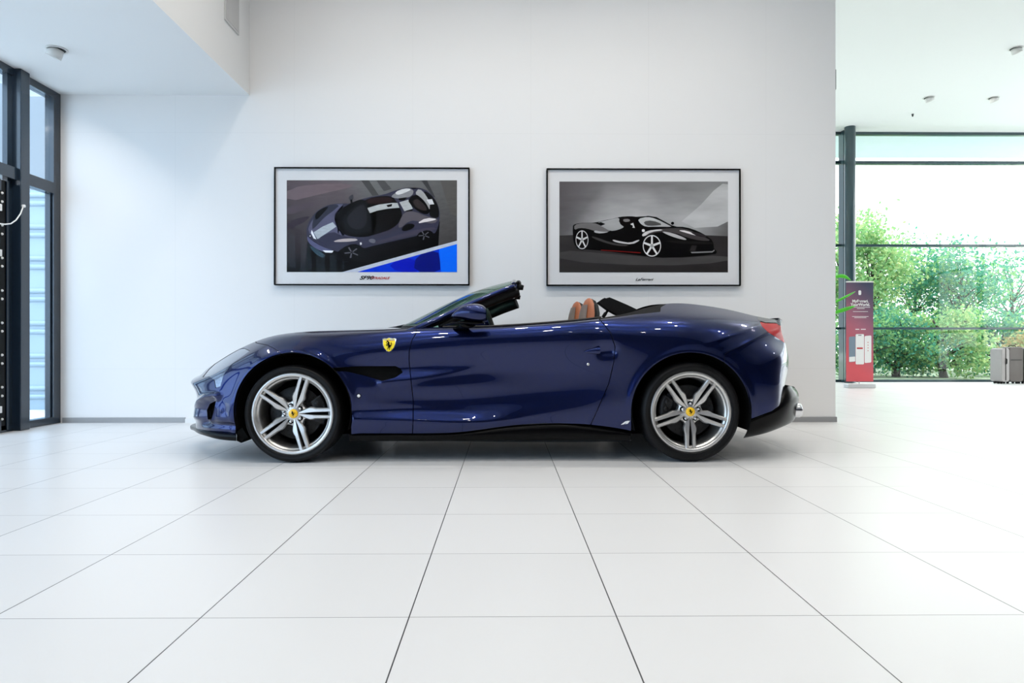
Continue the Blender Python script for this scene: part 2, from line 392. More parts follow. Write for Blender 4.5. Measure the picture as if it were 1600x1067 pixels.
# hidden side of the showroom beyond the display wall
struct(MB().box((-3.2, WY+.2, 0), (-3.0, GY+.1, ZH+.1)).build('wall_left', M['wall']))
ycan = (ZH-CH)*F/(HOR-249)
struct(MB().box((-3, GY+.07, ZH+.02), (22, (GY+ycan)/2-.2, ZH+.2)).build('trim_4', M['canopy']))
struct(MB().box((-3, (GY+ycan)/2-.2, ZH+.06), (22, ycan, ZH+.2)).build('trim_5', M['canopy']))
# ------------------------------------------------------------------ ground and trees outside on the right
struct(MB().box((-40, GY+.1, -.9), (60, 18, -.121)).build('ground_terrace', M['concrete']))
struct(MB().box((-40, 18, -.9), (60, 90, -.12)).build('ground', mat('outdoor_grass', (.34, .40, .28, 1), .9, noise=(2, .4))))
struct(MB().box((XE+.2, -40, -.9), (60, GY+.1, -.12)).build('ground_right', M['concrete']))
LEAF = []
for nm, c in (('leaf_fresh', (.21, .41, .16, 1)), ('leaf_teal', (.065, .27, .17, 1)), ('leaf_yellow', (.38, .50, .21, 1)), ('leaf_autumn', (.55, .42, .18, 1))):
    lm = mat(nm, c, .6, noise=(1.5, .5)); n = lm.node_tree; pb = n.nodes['Principled BSDF']; tr = n.nodes.new('ShaderNodeBsdfTranslucent')
    ms = n.nodes.new('ShaderNodeMixShader'); ms.inputs[0].default_value = .5; src = pb.inputs['Base Color'].links[0].from_socket
    n.links.new(src, tr.inputs[0]); n.links.new(pb.outputs[0], ms.inputs[1]); n.links.new(tr.outputs[0], ms.inputs[2])
    n.links.new(ms.outputs[0], n.nodes['Material Output'].inputs[0]); LEAF.append(lm)
BARK = mat('bark', (.06, .05, .04, 1), .9, noise=(9, .4))
def tree(name, X, Y, height, crown_z0, rad, nleaf, mi, label, group, seed, trunk=.12, clumps=26, size=.13):
    r = np.random.RandomState(seed); z0 = -.15
    root = empty(name, (X, Y, z0))
    t = MB(); H = height
    top = Vector((X+r.uniform(-.3, .3), Y, H*.9))
    tp = [Vector((X, Y, z0)).lerp(top, k)+Vector((r.uniform(-.1, .1), r.uniform(-.1, .1), 0))*(k > 0) for k in np.linspace(0, 1, 7)]
    t.tube(tp, [trunk*(1-.8*k) for k in np.linspace(0, 1, 7)], 8)
    cen = []
    for _ in range(clumps):
        a = r.uniform(0, 2*PI); zz = crown_z0+(H-crown_z0)*r.beta(1.6, 1.3); fz = (zz-crown_z0)/(H-crown_z0)
        rr = rad*math.sqrt(max(.05, 1-(2*fz-.85)**2*.72))*math.sqrt(r.uniform(.05, 1))
        c = Vector((X+rr*math.cos(a), Y+rr*math.sin(a), zz)); cen.append(c)
        k = min(5, max(1, int(zz/H*5))); q = tp[k]; t.tube([q, q.lerp(c, .55)+Vector((0, 0, .1)), c], [trunk*.28, trunk*.15, .008], 5)
    t.build('trunk', BARK, root)
    C = np.array([tuple(c) for c in cen]); idx = r.randint(0, len(C), nleaf)
    P = C[idx]+r.normal(0, 1, (nleaf, 3))*np.array([rad*.2, rad*.2, rad*.17])
    d1 = r.normal(0, 1, (nleaf, 3)); d1 /= np.linalg.norm(d1, axis=1)[:, None]
    d2 = np.cross(d1, r.normal(0, 1, (nleaf, 3))); d2 /= np.linalg.norm(d2, axis=1)[:, None]
    s = size*r.uniform(.55, 1.25, (nleaf, 1)); V = np.empty((nleaf, 4, 3))
    V[:, 0] = P-d1*s*.6; V[:, 1] = P+d2*s*.32; V[:, 2] = P+d1*s*.6; V[:, 3] = P-d2*s*.32
    V = V.reshape(-1, 3)-np.array([X, Y, z0])
    me = bpy.data.meshes.new('foliage'); me.from_pydata(V.tolist(), [], [(4*i, 4*i+1, 4*i+2, 4*i+3) for i in range(nleaf)])
    o = obj('foliage', me, root, [LEAF[mi[0]], LEAF[mi[1]]])
    pick = (r.uniform(0, 1, nleaf) < .35).astype(int); me.polygons.foreach_set('material_index', pick.tolist())
    tag(root, label, 'tree', group); return root
def tx(px, Y): return w(px, 0, Y).x
G = 'trees outside the glazed facade'
tree('deciduous_tree', tx(1362, 22), 22, 4.2, .2, 1.7, 7500, (0, 2), 'bright green tree outside, just right of the dark column', G, 1)
tree('deciduous_tree', tx(1318, 24), 24, 5.5, .6, 1.6, 6000, (0, 2), 'tallest light green tree outside, partly behind the dark column', G, 2)
tree('deciduous_tree', tx(1428, 25), 25, 4.35, .1, 2.1, 6500, (1, 0), 'thin blue-green tree outside with dark slender trunk in the middle bay', G, 3)
tree('deciduous_tree', tx(1496, 23), 23, 3.95, .2, 1.9, 5200, (1, 0), 'loose teal-green tree outside near the middle of the big window', G, 4)
tree('deciduous_tree', tx(1585, 26), 26, 4.1, 1.3, 2.4, 2600, (1, 0), 'sparse tree outside with sky showing through, at the right end', G, 5)
tree('deciduous_tree', tx(1400, 19.5), 19.5, 1.75, 0, 1.3, 6000, (1, 0), 'dark green bushy tree low behind the glass, right of the banner', G, 6, size=.1)
tree('deciduous_tree', tx(1475, 19), 19, 1.65, 0, 1.1, 4200, (0, 2), 'low green tree with yellowish tips behind the glass', G, 7, size=.1)
tree('shrub', tx(1560, 20), 20, 1.5, 0, 1.25, 3800, (1, 0), 'low green shrub outside behind the suitcases', 'shrubs outside the glazed facade', 8, size=.1)
tree('shrub', tx(1610, 18.6), 18.6, 1.15, .1, .75, 3000, (3, 2), 'orange-tinged shrub outside above the suitcases', 'shrubs outside the glazed facade', 9, size=.09)
tree('shrub', tx(1345, 19), 19, 1.5, 0, .9, 3000, (0, 1), 'green shrub outside behind the roll-up banner', 'shrubs outside the glazed facade', 10, size=.1)

# ------------------------------------------------------------------ polygons, text and flat artwork
def text(body, name, loc, size, m, parent=None, rot=(PI/2, 0, 0), align='CENTER', shear=0, xs=1.0, bold=0.0, depth=.0006):
    c = bpy.data.curves.new(name, 'FONT'); c.body = body; c.size = size; c.align_x = align; c.shear = shear
    c.extrude = depth; c.offset = bold
    tmp = bpy.data.objects.new(name, c); COL.objects.link(tmp); bpy.context.view_layer.update()
    me = bpy.data.meshes.new_from_object(tmp.evaluated_get(bpy.context.evaluated_depsgraph_get())); bpy.data.objects.remove(tmp)
    me.materials.clear(); me.name = name; o = obj(name, me, parent, [m]); o.location = Vector(loc)-(world_loc(parent) if parent else Vector((0, 0, 0))); o.rotation_euler = rot
    o.scale = (xs, 1, 1); return o
def art_material(name, rough=.35, ns=60, na=.12):
    m = bpy.data.materials.new(name); m.use_nodes = True; n = m.node_tree; b = n.nodes['Principled BSDF']
    a = n.nodes.new('ShaderNodeVertexColor'); a.layer_name = 'Col'
    g = n.nodes.new('ShaderNodeNewGeometry'); t = n.nodes.new('ShaderNodeTexNoise'); t.inputs['Scale'].default_value = ns; t.inputs['Detail'].default_value = 5
    mp = n.nodes.new('ShaderNodeMapping'); mp.inputs['Scale'].default_value = (.35, 1, 1.3); mp.inputs['Rotation'].default_value = (0, .35, 0)
    n.links.new(g.outputs['Position'], mp.inputs[0]); n.links.new(mp.outputs[0], t.inputs['Vector'])
    h = n.nodes.new('ShaderNodeMapRange'); h.inputs[3].default_value = 1.75*(1-na*2); h.inputs[4].default_value = 1.75*(1+na*2); n.links.new(t.outputs['Fac'], h.inputs[0])
    v = n.nodes.new('ShaderNodeVectorMath'); v.operation = 'SCALE'; gm = n.nodes.new('ShaderNodeGamma'); gm.inputs[1].default_value = 1.22; n.links.new(a.outputs[0], gm.inputs[0]); n.links.new(gm.outputs[0], v.inputs[0]); b.inputs['Specular IOR Level'].default_value = .12; n.links.new(h.outputs[0], v.inputs['Scale'])
    n.links.new(v.outputs[0], b.inputs['Base Color']); b.inputs['Roughness'].default_value = rough
    return m
def smooth_poly(pts, it=2):
    for _ in range(it):
        q = []
        for i in range(len(pts)):
            a, b = np.array(pts[i], float), np.array(pts[(i+1) % len(pts)], float)
            q += [tuple(a*.75+b*.25), tuple(a*.25+b*.75)]
        pts = q
    return pts
def artwork(name, polys, conv, Y0, m, parent):
    """printed picture: polygons of (x, y) in the print's own coordinates; colour or one colour per vertex"""
    bm = bmesh.new(); cl = bm.loops.layers.float_color.new('Col'); base = world_loc(parent)
    for k, (pts, col, sm) in enumerate(polys):
        percol = isinstance(col[0], (tuple, list))
        if sm and not percol: pts = smooth_poly(pts, sm)
        cols = [rgb(*c) for c in col] if percol else [rgb(*col)]*len(pts)
        vs = []
        for x, y in pts:
            px, py = conv(x, y); p = w(px, py, Y0-.00012*k); vs.append(bm.verts.new(p-base))
        f = bm.faces.new(vs)
        for l, c in zip(f.loops, cols): l[cl] = c
    bmesh.ops.triangulate(bm, faces=bm.faces)
    me = bpy.data.meshes.new(name); bm.to_mesh(me); bm.free()
    return obj(name, me, parent, [m])

def frame(px0, py0, px1, py1, mat0, inner, name_label):
    a = w(px0, py1, WY-.045); b = w(px1, py0, WY-.045)
    root = empty('framed_poster', ((a.x+b.x)/2, WY-.02, a.z)); t = .013
    f = MB()
    f.box((a.x, WY-.045, a.z), (b.x, WY-.002, a.z+t)); f.box((a.x, WY-.045, b.z-t), (b.x, WY-.002, b.z))
    f.box((a.x, WY-.045, a.z+t), (a.x+t, WY-.002, b.z-t)); f.box((b.x-t, WY-.045, a.z+t), (b.x, WY-.002, b.z-t))
    f.build('frame', M['blackgloss'], root, bevel=.002)
    MB().box((a.x+t, WY-.028, a.z+t), (b.x-t, WY-.004, b.z-t)).build('mat_board', mat('mat_board', (.80, .80, .81, 1), .5, noise=(30, .01)), root)
    MB().box((a.x+t, WY-.043, a.z+t), (b.x-t, WY-.040, b.z-t)).build('glass', M['posterglass'], root)
    tag(root, name_label, 'poster'); return root
YA = WY-.029
P1 = frame(428, 261.5, 733.5, 445.5, 0, 0, 'framed poster of a silver sports car seen from above beside a blue kerb')
c1 = lambda x, y: (420+x/5, 250+y/5)
K = (8, 8, 11)
art1 = [
 ([(140,158),(520,158),(800,158),(1470,158),(1470,520),(1470,875),(800,875),(140,875),(140,520)],
  [(92,84,88),(104,96,100),(112,112,112),(98,98,98),(92,84,80),(60,55,55),(20,22,26),(20,22,27),(48,44,50)], 0),
 ([(140,215),(520,175),(700,200),(430,260),(140,330)], (112,100,104), 1),
 ([(140,360),(380,320),(330,370),(140,440)], (86,78,84), 1),
 ([(140,480),(330,430),(300,470),(140,560)], (64,58,66), 1),
 ([(720,158),(780,158),(860,275),(810,280)], (78,78,78), 0),
 ([(840,158),(900,158),(960,225),(900,245)], (84,84,84), 0),
 ([(1190,158),(1235,158),(1300,290),(1285,290)], (70,70,72), 0),
 ([(1470,158),(1340,158),(1420,420),(1470,440)], (92,90,88), 0),
 ([(300,640),(285,875),(600,875),(1325,668),(1335,480),(900,500)], (9,9,12), 0),
 ([(575,875),(1470,630),(1470,656),(690,875)], (176,180,190), 0),
 ([(690,875),(1470,656),(1470,875)], (8,62,190), 0),
 ([(1330,696),(1470,656),(1470,875),(1345,875)], (10,108,220), 0),
 ([(930,808),(1130,752),(1200,875),(1000,875)], (10,34,170), 1),
 ([(1150,745),(1320,700),(1340,800),(1340,875),(1130,875)], (8,26,120), 1),
 # car body
 ([(292,560),(305,500),(345,430),(400,380),(480,345),(570,338),(640,342),(760,292),(900,270),(985,238),(1080,212),(1145,228),(1180,214),(1250,245),(1310,320),(1337,400),(1333,480),(1310,560),(1270,600),(1150,640),(860,680),(740,745),(600,775),(470,770),(380,730),(310,660)],
  (64,64,80), 1),
 ([(302,600),(480,720),(700,700),(860,660),(1300,560),(1310,600),(1150,655),(860,700),(740,760),(600,785),(470,775),(380,735),(310,660)], (18,18,24), 1),
 ([(300,560),(330,480),(400,400),(520,345),(600,345),(520,410),(510,470),(540,540),(590,590),(700,610),(640,640),(500,640),(380,620)], (92,92,112), 1),
 ([(352,430),(400,385),(470,355),(560,348),(500,400),(430,450),(350,540),(336,530)], (58,60,72), 1),
 ([(360,420),(420,375),(475,360),(430,410),(365,480)], (18,18,22), 1),
 ([(350,565),(420,520),(500,485),(528,520),(460,565),(380,618)], (160,166,172), 0),
 ([(335,545),(372,620),(350,612),(330,570)], (205,208,214), 0),
 ([(298,590),(330,625),(420,680),(500,705),(498,722),(440,722),(360,690),(305,640)], (92,94,122), 1),
 ([(420,705),(505,708),(495,724),(440,722)], (210,210,215), 0),
 ([(310,660),(380,700),(440,740),(420,770),(350,720)], (56,76,88), 1),
 ([(375,615),(500,555),(560,590),(700,610),(560,640),(420,690)], (62,62,80), 1),
 ([(490,640),(560,615),(680,612),(700,630),(600,640)], (168,160,160), 1),
 ([(530,720),(620,660),(700,655),(735,700),(725,760),(640,790),(560,780)], (12,12,15), 1),
 # glass and roof
 ([(510,440),(560,385),(650,330),(740,300),(800,360),(850,440),(860,520),(820,590),(720,605),(600,590),(545,540)], K, 1),
 ([(560,460),(640,380),(740,320),(790,380),(820,470),(800,560),(700,580),(610,570)], (26,27,31), 1),
 ([(600,450),(700,360),(745,345),(770,420),(760,520),(690,550),(630,520)], (44,45,50), 1),
 ([(735,318),(830,285),(960,278),(1010,340),(1045,420),(1030,480),(960,540),(860,580),(800,590),(840,520),(850,450),(800,370)], (12,11,13), 1),
 ([(760,310),(850,290),(950,290),(985,325),(780,350)], (44,30,32), 1),
 ([(770,375),(860,348),(960,335),(1005,335),(1020,372),(930,380),(850,395),(790,415)], (168,170,170), 0),
 ([(918,352),(965,342),(960,362),(930,368)], K, 0),
 ([(805,590),(870,570),(960,540),(1035,475),(1050,440),(1060,470),(1020,530),(940,580),(830,610)], (66,64,78), 1),
 # rear haunches and deck
 ([(950,285),(1000,250),(1080,216),(1135,235),(1120,280),(1060,300),(990,300)], (132,132,134), 1),
 ([(985,250),(1060,220),(1120,228),(1060,258),(1000,275)], (190,190,190), 1),
 ([(1010,300),(1080,290),(1060,316),(1020,315)], K, 0),
 ([(1020,330),(1090,310),(1125,380),(1060,400)], (165,167,168), 0),
 ([(1085,315),(1130,270),(1190,280),(1240,330),(1265,400),(1230,430),(1160,400),(1110,350)], (16,15,17), 1),
 ([(1120,320),(1160,300),(1220,350),(1240,395),(1200,395),(1150,370)], (58,52,52), 1),
 ([(1140,262),(1175,218),(1235,280),(1265,350),(1262,400),(1225,330),(1180,285)], (150,150,150), 1),
 ([(1200,235),(1260,262),(1312,330),(1332,400),(1325,460),(1250,440),(1270,390),(1255,320)], (26,26,28), 1),
 ([(1232,310),(1275,305),(1292,345),(1255,348)], (190,190,192), 0),
 ([(1060,400),(1140,400),(1230,440),(1330,460),(1290,500),(1190,480),(1100,470),(1020,540),(1010,500)], (96,92,98), 1),
 ([(1150,498),(1230,450),(1325,462),(1250,480)], (196,190,190), 1),
 ([(1072,395),(1125,385),(1122,398),(1074,404)], K, 0),
 ([(1030,540),(1080,495),(1140,500),(1135,530),(1060,560)], (10,10,12), 1),
 ([(820,640),(1000,590),(1150,545),(1290,520),(1310,545),(1130,590),(960,625),(840,660)], (74,70,84), 1),
 ([(640,700),(700,660),(740,690),(760,700),(1130,620),(1160,600),(1190,660),(1140,690),(760,760),(700,770)], (12,12,15), 1),
 ([(1150,600),(1180,560),(1250,545),(1290,570),(1280,620),(1210,645),(1160,635)], (10,10,12), 1),
 # mirrors
 ([(622,290),(650,268),(662,275),(660,310),(632,318)], (70,70,76), 1),
 ([(636,312),(652,308),(655,335),(640,335)], K, 0),
 ([(775,630),(800,612),(835,622),(830,650),(800,648)], (105,105,115), 1),
 ([(710,645),(725,643),(727,660),(714,664)], (190,190,190), 0),
 ([(318,590),(326,588),(328,596),(320,598)], (190,190,190), 0),
]
for (cx_, cy_, rx, ry) in ((648, 722, 66, 52), (1215, 588, 52, 42)):      # small five spoke wheels
    for kk in range(5):
        a = kk*2*PI/5+.5; da = .11
        art1.append(([(cx_+rx*.15*math.cos(a-.5), cy_+ry*.15*math.sin(a-.5)), (cx_+rx*.85*math.cos(a-da), cy_+ry*.85*math.sin(a-da)), (cx_+rx*.85*math.cos(a+da), cy_+ry*.85*math.sin(a+da)), (cx_+rx*.15*math.cos(a+.5), cy_+ry*.15*math.sin(a+.5))], (92,92,98), 0))
artwork('printed_picture', art1, c1, YA, art_material('poster_print'), P1)
p = w(*c1(760, 933), YA)
text('SF90', 'caption', (p.x, YA-.001, p.z), .052, M['ink'], P1, shear=.4, xs=1.35, bold=.0012)
p = w(*c1(868, 931), YA)
text('STRADALE', 'caption', (p.x, YA-.001, p.z), .034, M['red'], P1, shear=.4, xs=1.15, bold=.0008)

P2 = frame(854, 263.5, 1157.5, 446.5, 0, 0, 'framed black and white poster of a dark open sports car')
c2 = lambda x, y: (845+x/5, 250+y/5)
art2 = [
 ([(145,168),(500,168),(900,168),(1462,168),(1462,400),(1462,540),(1462,620),(1000,620),(600,620),(145,620),(145,430)],
  [(84,79,81),(112,110,111),(122,120,121),(126,126,126),(170,170,170),(165,165,165),(90,88,88),(165,165,165),(180,180,180),(100,98,99),(150,150,150)], 0),
 ([(1100,480),(1250,350),(1350,240),(1420,185),(1462,190),(1462,480),(1380,520),(1200,530)], (165,165,165), 0),  # slanting light reflection of the pane, painted into the picture
 ([(145,590),(400,580),(1000,575),(1462,595),(1462,878),(145,878)], [(62,60,60),(64,62,62),(62,60,60),(52,50,50),(48,45,45),(56,54,54)], 0),
 ([(145,700),(500,730),(1000,770),(1462,740),(1462,800),(900,830),(145,790)], (74,72,72), 1),
 ([(230,690),(460,706),(800,750),(1000,768),(1360,740),(1380,715),(1340,680),(900,640),(400,640)], (8,8,8), 1),
 # body silhouette
 ([(247,520),(262,500),(330,490),(420,490),(500,470),(580,455),(620,443),(700,438),(760,445),(840,437),(900,445),(960,475),(1040,520),(1130,522),(1230,555),(1300,595),(1345,630),(1355,700),(1300,725),(1180,735),(1000,745),(800,730),(560,700),(400,690),(290,680),(255,660)], (14,13,14), 1),
 ([(262,505),(330,492),(420,492),(480,505),(560,540),(520,565),(440,560),(360,535),(300,530),(262,548)], (112,110,110), 1),
 ([(420,492),(560,460),(615,448),(610,490),(660,520),(600,548),(540,555),(480,520)], (150,150,150), 1),
 ([(425,494),(470,485),(505,500),(470,514)], (12,12,12), 0),
 ([(420,548),(470,560),(540,560),(470,575),(415,566)], (165,165,165), 1),
 ([(610,470),(650,448),(700,440),(755,445),(740,480),(770,535),(680,530),(625,510)], (16,10,11), 1),
 ([(640,462),(690,458),(700,480),(650,485)], (120,118,118), 1),
 ([(700,500),(722,490),(735,530),(715,528)], (190,190,190), 0),
 ([(665,512),(690,500),(722,512),(715,530),(680,532)], K, 1),
 ([(755,460),(840,442),(900,460),(1000,505),(1035,522),(900,520),(820,522),(780,500)], (170,170,170), 1),
 ([(800,480),(870,470),(960,505),(880,515),(820,512)], (88,88,88), 1),
 ([(752,448),(840,436),(905,446),(1045,522),(1030,524),(895,456),(835,444),(762,456)], (18,18,18), 0),
 ([(1015,490),(1030,480),(1045,492),(1035,506),(1022,506)], K, 1),
 # bonnet highlights
 ([(790,570),(850,548),(960,535),(1080,530),(1160,545),(1250,590),(1340,632),(1240,630),(1140,605),(1060,570),(950,560),(880,570),(800,600)], (72,68,69), 1),
 ([(785,585),(830,552),(930,540),(960,548),(860,562),(805,600)], (186,184,184), 1),
 ([(940,555),(1030,570),(1130,610),(1140,628),(1060,610),(980,580)], (158,156,156), 1),
 ([(1070,548),(1140,550),(1230,590),(1200,588),(1120,565)], (190,186,186), 1),
 ([(1160,560),(1250,570),(1310,605),(1230,600)], (50,46,48), 1),
 ([(980,625),(1130,632),(1340,640),(1345,660),(1100,655),(990,640)], (34,32,32), 1),
 ([(1160,710),(1180,665),(1220,670),(1205,712)], (48,46,46), 0),
 ([(1170,718),(1340,712),(1355,700),(1358,708),(1340,722),(1180,728)], (120,118,118), 0),
 ([(960,700),(1150,712),(1160,732),(980,742)], K, 1),
 # flank line
 ([(560,620),(620,635),(700,648),(760,622),(775,628),(715,660),(620,650),(565,635)], (172,170,170), 1),
 ([(400,590),(560,650),(700,665),(650,675),(540,660),(400,610)], (70,68,68), 1),
 ([(470,700),(780,722),(780,728),(470,706)], (120,30,28), 0),
 ([(790,540),(812,540),(812,562),(790,562)], (200,200,200), 1),
]
for (cx_, cy_, rx, ry) in ((322, 623, 54, 80), (868, 670, 78, 92)):
    ell = lambda a, b, n=28: [(cx_+rx*a*math.cos(t), cy_+ry*a*math.sin(t)) for t in np.linspace(0, 2*PI, n, endpoint=False)]
    art2.append((ell(1.0, 0), (8,8,8), 0)); art2.append((ell(.92, 0), (186,186,186), 0)); art2.append((ell(.83, 0), (22,16,16), 0))
    for kk in range(5):
        a = kk*2*PI/5-PI/2; da = .16
        art2.append(([(cx_+rx*.12*math.cos(a-1), cy_+ry*.12*math.sin(a-1)), (cx_+rx*.86*math.cos(a-da*.6), cy_+ry*.86*math.sin(a-da*.6)), (cx_+rx*.86*math.cos(a+da*.6), cy_+ry*.86*math.sin(a+da*.6)), (cx_+rx*.12*math.cos(a+1), cy_+ry*.12*math.sin(a+1))], (196,196,196), 0))
    art2.append((ell(.16, 0), (150,150,150), 0))
artwork('printed_picture', art2, c2, YA, art_material('poster_print_grey', ns=7, na=.20), P2)
p = w(*c2(805, 942), YA)
text('LaFerrari', 'caption', (p.x, YA-.001, p.z), .038, M['ink'], P2, shear=.5, xs=1.25, bold=.0003)

# ------------------------------------------------------------------ roll-up banner
YBN = 12.55
ba = w(1322, 596, YBN); bb = w(1364.5, 441, YBN)
root = empty('rollup_banner', ((ba.x+bb.x)/2, YBN, 0))
bx = lambda fx: ba.x+(bb.x-ba.x)*fx
bz = lambda fz: ba.z+(bb.z-ba.z)*fz
def bcol(fx, fz):
    c0 = np.array((178, 92, 98)); c1_ = np.array((142, 98, 112)); c2_ = np.array((72, 78, 94)); d = fz-.25*(1-fx)
    return tuple(c0+(c1_-c0)*min(1, max(0, d/.45))) if d < .45 else tuple(c1_+(c2_-c1_)*min(1, (d-.45)/.5))
bm = bmesh.new(); cl = bm.loops.layers.float_color.new('Col'); n1, n2 = 7, 25
vv = [[bm.verts.new((bx(i/(n1-1)), YBN, bz(j/(n2-1)))-Vector(root.location) if False else Vector((bx(i/(n1-1)), YBN, bz(j/(n2-1))))-root.location) for j in range(n2)] for i in range(n1)]
for i in range(n1-1):
    for j in range(n2-1):
        ff = bm.faces.new((vv[i][j], vv[i+1][j], vv[i+1][j+1], vv[i][j+1]))
        for l, (a, b) in zip(ff.loops, ((i, j), (i+1, j), (i+1, j+1), (i, j+1))): l[cl] = rgb(*bcol(a/(n1-1), b/(n2-1)))
me = bpy.data.meshes.new('printed_sheet'); bm.to_mesh(me); bm.free()
sheet = obj('printed_sheet', me, root, [art_material('banner_print', .4, 5, .02)])
sm_ = sheet.modifiers.new('thickness', 'SOLIDIFY'); sm_.thickness = .002; sm_.offset = 1
MB().box((ba.x-.005, YBN-.09, 0), (bb.x+.005, YBN+.09, .075)).build('base', mat('silver_base', (.62, .63, .65, 1), .3, metal=.3, noise=(9, .03)), root, bevel=.012)
MB().box((ba.x, YBN-.012, bb.z-.005), (bb.x, YBN+.012, bb.z+.02)).build('top_rail', M['lampwhite'], root, bevel=.003)
MB().tube([((ba.x+bb.x)/2, YBN+.02, .07), ((ba.x+bb.x)/2, YBN+.02, bb.z)], .008, 8).build('pole', M['lampwhite'], root)
pr = MB(); Yp = YBN-.003
def rrect(m_, cx, cz, wd, ht, rad, Y, mi, skew=0):
    pts = []
    for (sx, sz, a0) in ((1, 1, 0), (-1, 1, PI/2), (-1, -1, PI), (1, -1, 1.5*PI)):
        for a in np.linspace(a0, a0+PI/2, 5): 
            x = cx+sx*(wd/2-rad)+rad*math.cos(a); z = cz+sz*(ht/2-rad)+rad*math.sin(a); pts.append((x, z+skew*(x-cx)))
    m_.prism(pts, Y, Y-.001, mi)
rrect(pr, bx(.50), bz(.895), .05, .085, .018, Yp, 0)
for k, (f0, f1, z) in enumerate(((.25, .88, .748), (.40, .68, .735), (.25, .80, .705), (.22, .82, .655), (.30, .74, .643))):
    MB().box((bx(f0), Yp-.001, bz(z)-.004), (bx(f1), Yp, bz(z)+.004)).build('text_line', M['white'], root)
for f0, f1 in ((.34, .48), (.54, .72)): MB().box((bx(f0), Yp-.001, bz(.522)), (bx(f1), Yp, bz(.53))).build('text_line', M['white'], root)
pr.build('printed_emblem', M['white'], root)
text('MyFerrari.', 'headline', (bx(.52), Yp-.001, bz(.797)), .072, M['white'], root, bold=.002)
text('YourWorld.', 'headline', (bx(.52), Yp-.001, bz(.762)), .072, M['white'], root, bold=.002)
ph = MB()
rrect(ph, bx(.22), bz(.325), .12, .47, .02, Yp-.0005, 1, .08); rrect(ph, bx(.80), bz(.325), .125, .50, .02, Yp-.0005, 0, .1)
rrect(ph, bx(.50), bz(.325), .155, .56, .02, Yp-.0018, 0, .0)
rrect(ph, bx(.22), bz(.225), .11, .09, .01, Yp-.0018, 0, .08)
ph.box((bx(.5)-.055, Yp-.004, bz(.335)-.013), (bx(.5)+.055, Yp-.0029, bz(.335)+.013), 2)
ph.box((bx(.5)-.03, Yp-.004, bz(.465)-.005), (bx(.5)+.03, Yp-.0029, bz(.465)+.006), 3)
for k in range(4): ph.box((bx(.8)-.008, Yp-.003, bz(.395-.028*k)-.008), (bx(.8)+.008, Yp-.0016, bz(.395-.028*k)+.006), 2)
ph.build('phone_pictures', [M['white'], mat('screen_blue', (.20, .26, .33, 1), .4, noise=(3, .1)), M['red'], M['ink']], root)
pl = MB().prism([(bx(.02), bz(.01)), (bx(.98), bz(.01)), (bx(.98), bz(.17)), (bx(.60), bz(.05))], Yp+.0005, Yp, 0)
tag(root, 'red and grey roll-up banner with phone pictures standing by the glass wall', 'banner')

# ------------------------------------------------------------------ suitcases
def suitcase(px0, px1, py0, py1, Y, shell_col, label, side=False):
    a = w(px0, py1, Y); b = w(px1, py0, Y); root = empty('suitcase', ((a.x+b.x)/2, Y, 0)); dp = .26
    zb_ = .045; r_ = .05; sh = mat('suitcase_shell', shell_col, .45, noise=(12, .06), coat=.2)
    def shell(x0, x1, nm, m_, Y0, Y1, inset=0):
        q = MB(); pts = []
        for (cx0, cz0, a0) in ((x1-r_, b.z-r_, 0), (x0+r_, b.z-r_, PI/2), (x0+r_, zb_+r_, PI), (x1-r_, zb_+r_, 1.5*PI)):
            for t in np.linspace(a0, a0+PI/2, 6): pts.append((cx0+r_*math.cos(t), cz0+r_*math.sin(t)))
        q.prism(pts, Y0, Y1); return q.build(nm, m_, root, bevel=.012)
    if side:                                   # shows its narrow side: two half shells with a zip between
        shell(a.x, b.x, 'shell', sh, Y-.17, Y+.17)
        MB().box((( a.x+b.x)/2-.006, Y-.176, zb_+.03), ((a.x+b.x)/2+.006, Y+.176, b.z+.004)).build('zip', M['black'], root)
        MB().tube([((a.x+b.x)/2, Y-.17, .40), ((a.x+b.x)/2, Y-.20, .42), ((a.x+b.x)/2, Y-.20, .50), ((a.x+b.x)/2, Y-.17, .52)], .009, 8).build('handle', M['black'], root)
    else:
        shell(a.x, b.x, 'shell', sh, Y-.12, Y+.12)
        g = MB()
        for fz in (.62,): g.box((a.x+.03, Y-.124, zb_+(b.z-zb_)*fz), (b.x-.03, Y-.12, zb_+(b.z-zb_)*fz+.012))
        g.build('pocket_seam', M['black'], root)
        MB().tube([((a.x+b.x)/2-.07, Y, b.z), ((a.x+b.x)/2-.06, Y, b.z+.03), ((a.x+b.x)/2+.06, Y, b.z+.03), ((a.x+b.x)/2+.07, Y, b.z)], .009, 8).build('handle', M['black'], root)
    for sx in (a.x+.05, b.x-.05):
        MB().tube([(sx-.015, Y, .0242), (sx+.015, Y, .0242)], .024, 12).build('wheel', M['black'], root)
        MB().tube([(sx-.015, Y+.1, .0242), (sx+.015, Y+.1, .0242)], .024, 12).build('wheel', M['black'], root)
    tag(root, label, 'suitcase', 'suitcases by the glass wall'); return root
suitcase(1556, 1568, 544, 597, 13.9, (.30, .285, .28, 1), 'light grey suitcase standing sideways by the glass wall', True)
suitcase(1570.5, 1592, 542, 597, 13.9, (.08, .067, .06, 1), 'brown-grey suitcase facing the room, beside the light grey one')
suitcase(1594, 1620, 543, 597, 13.9, (.07, .065, .06, 1), 'dark grey suitcase cut off by the right edge of the photo')

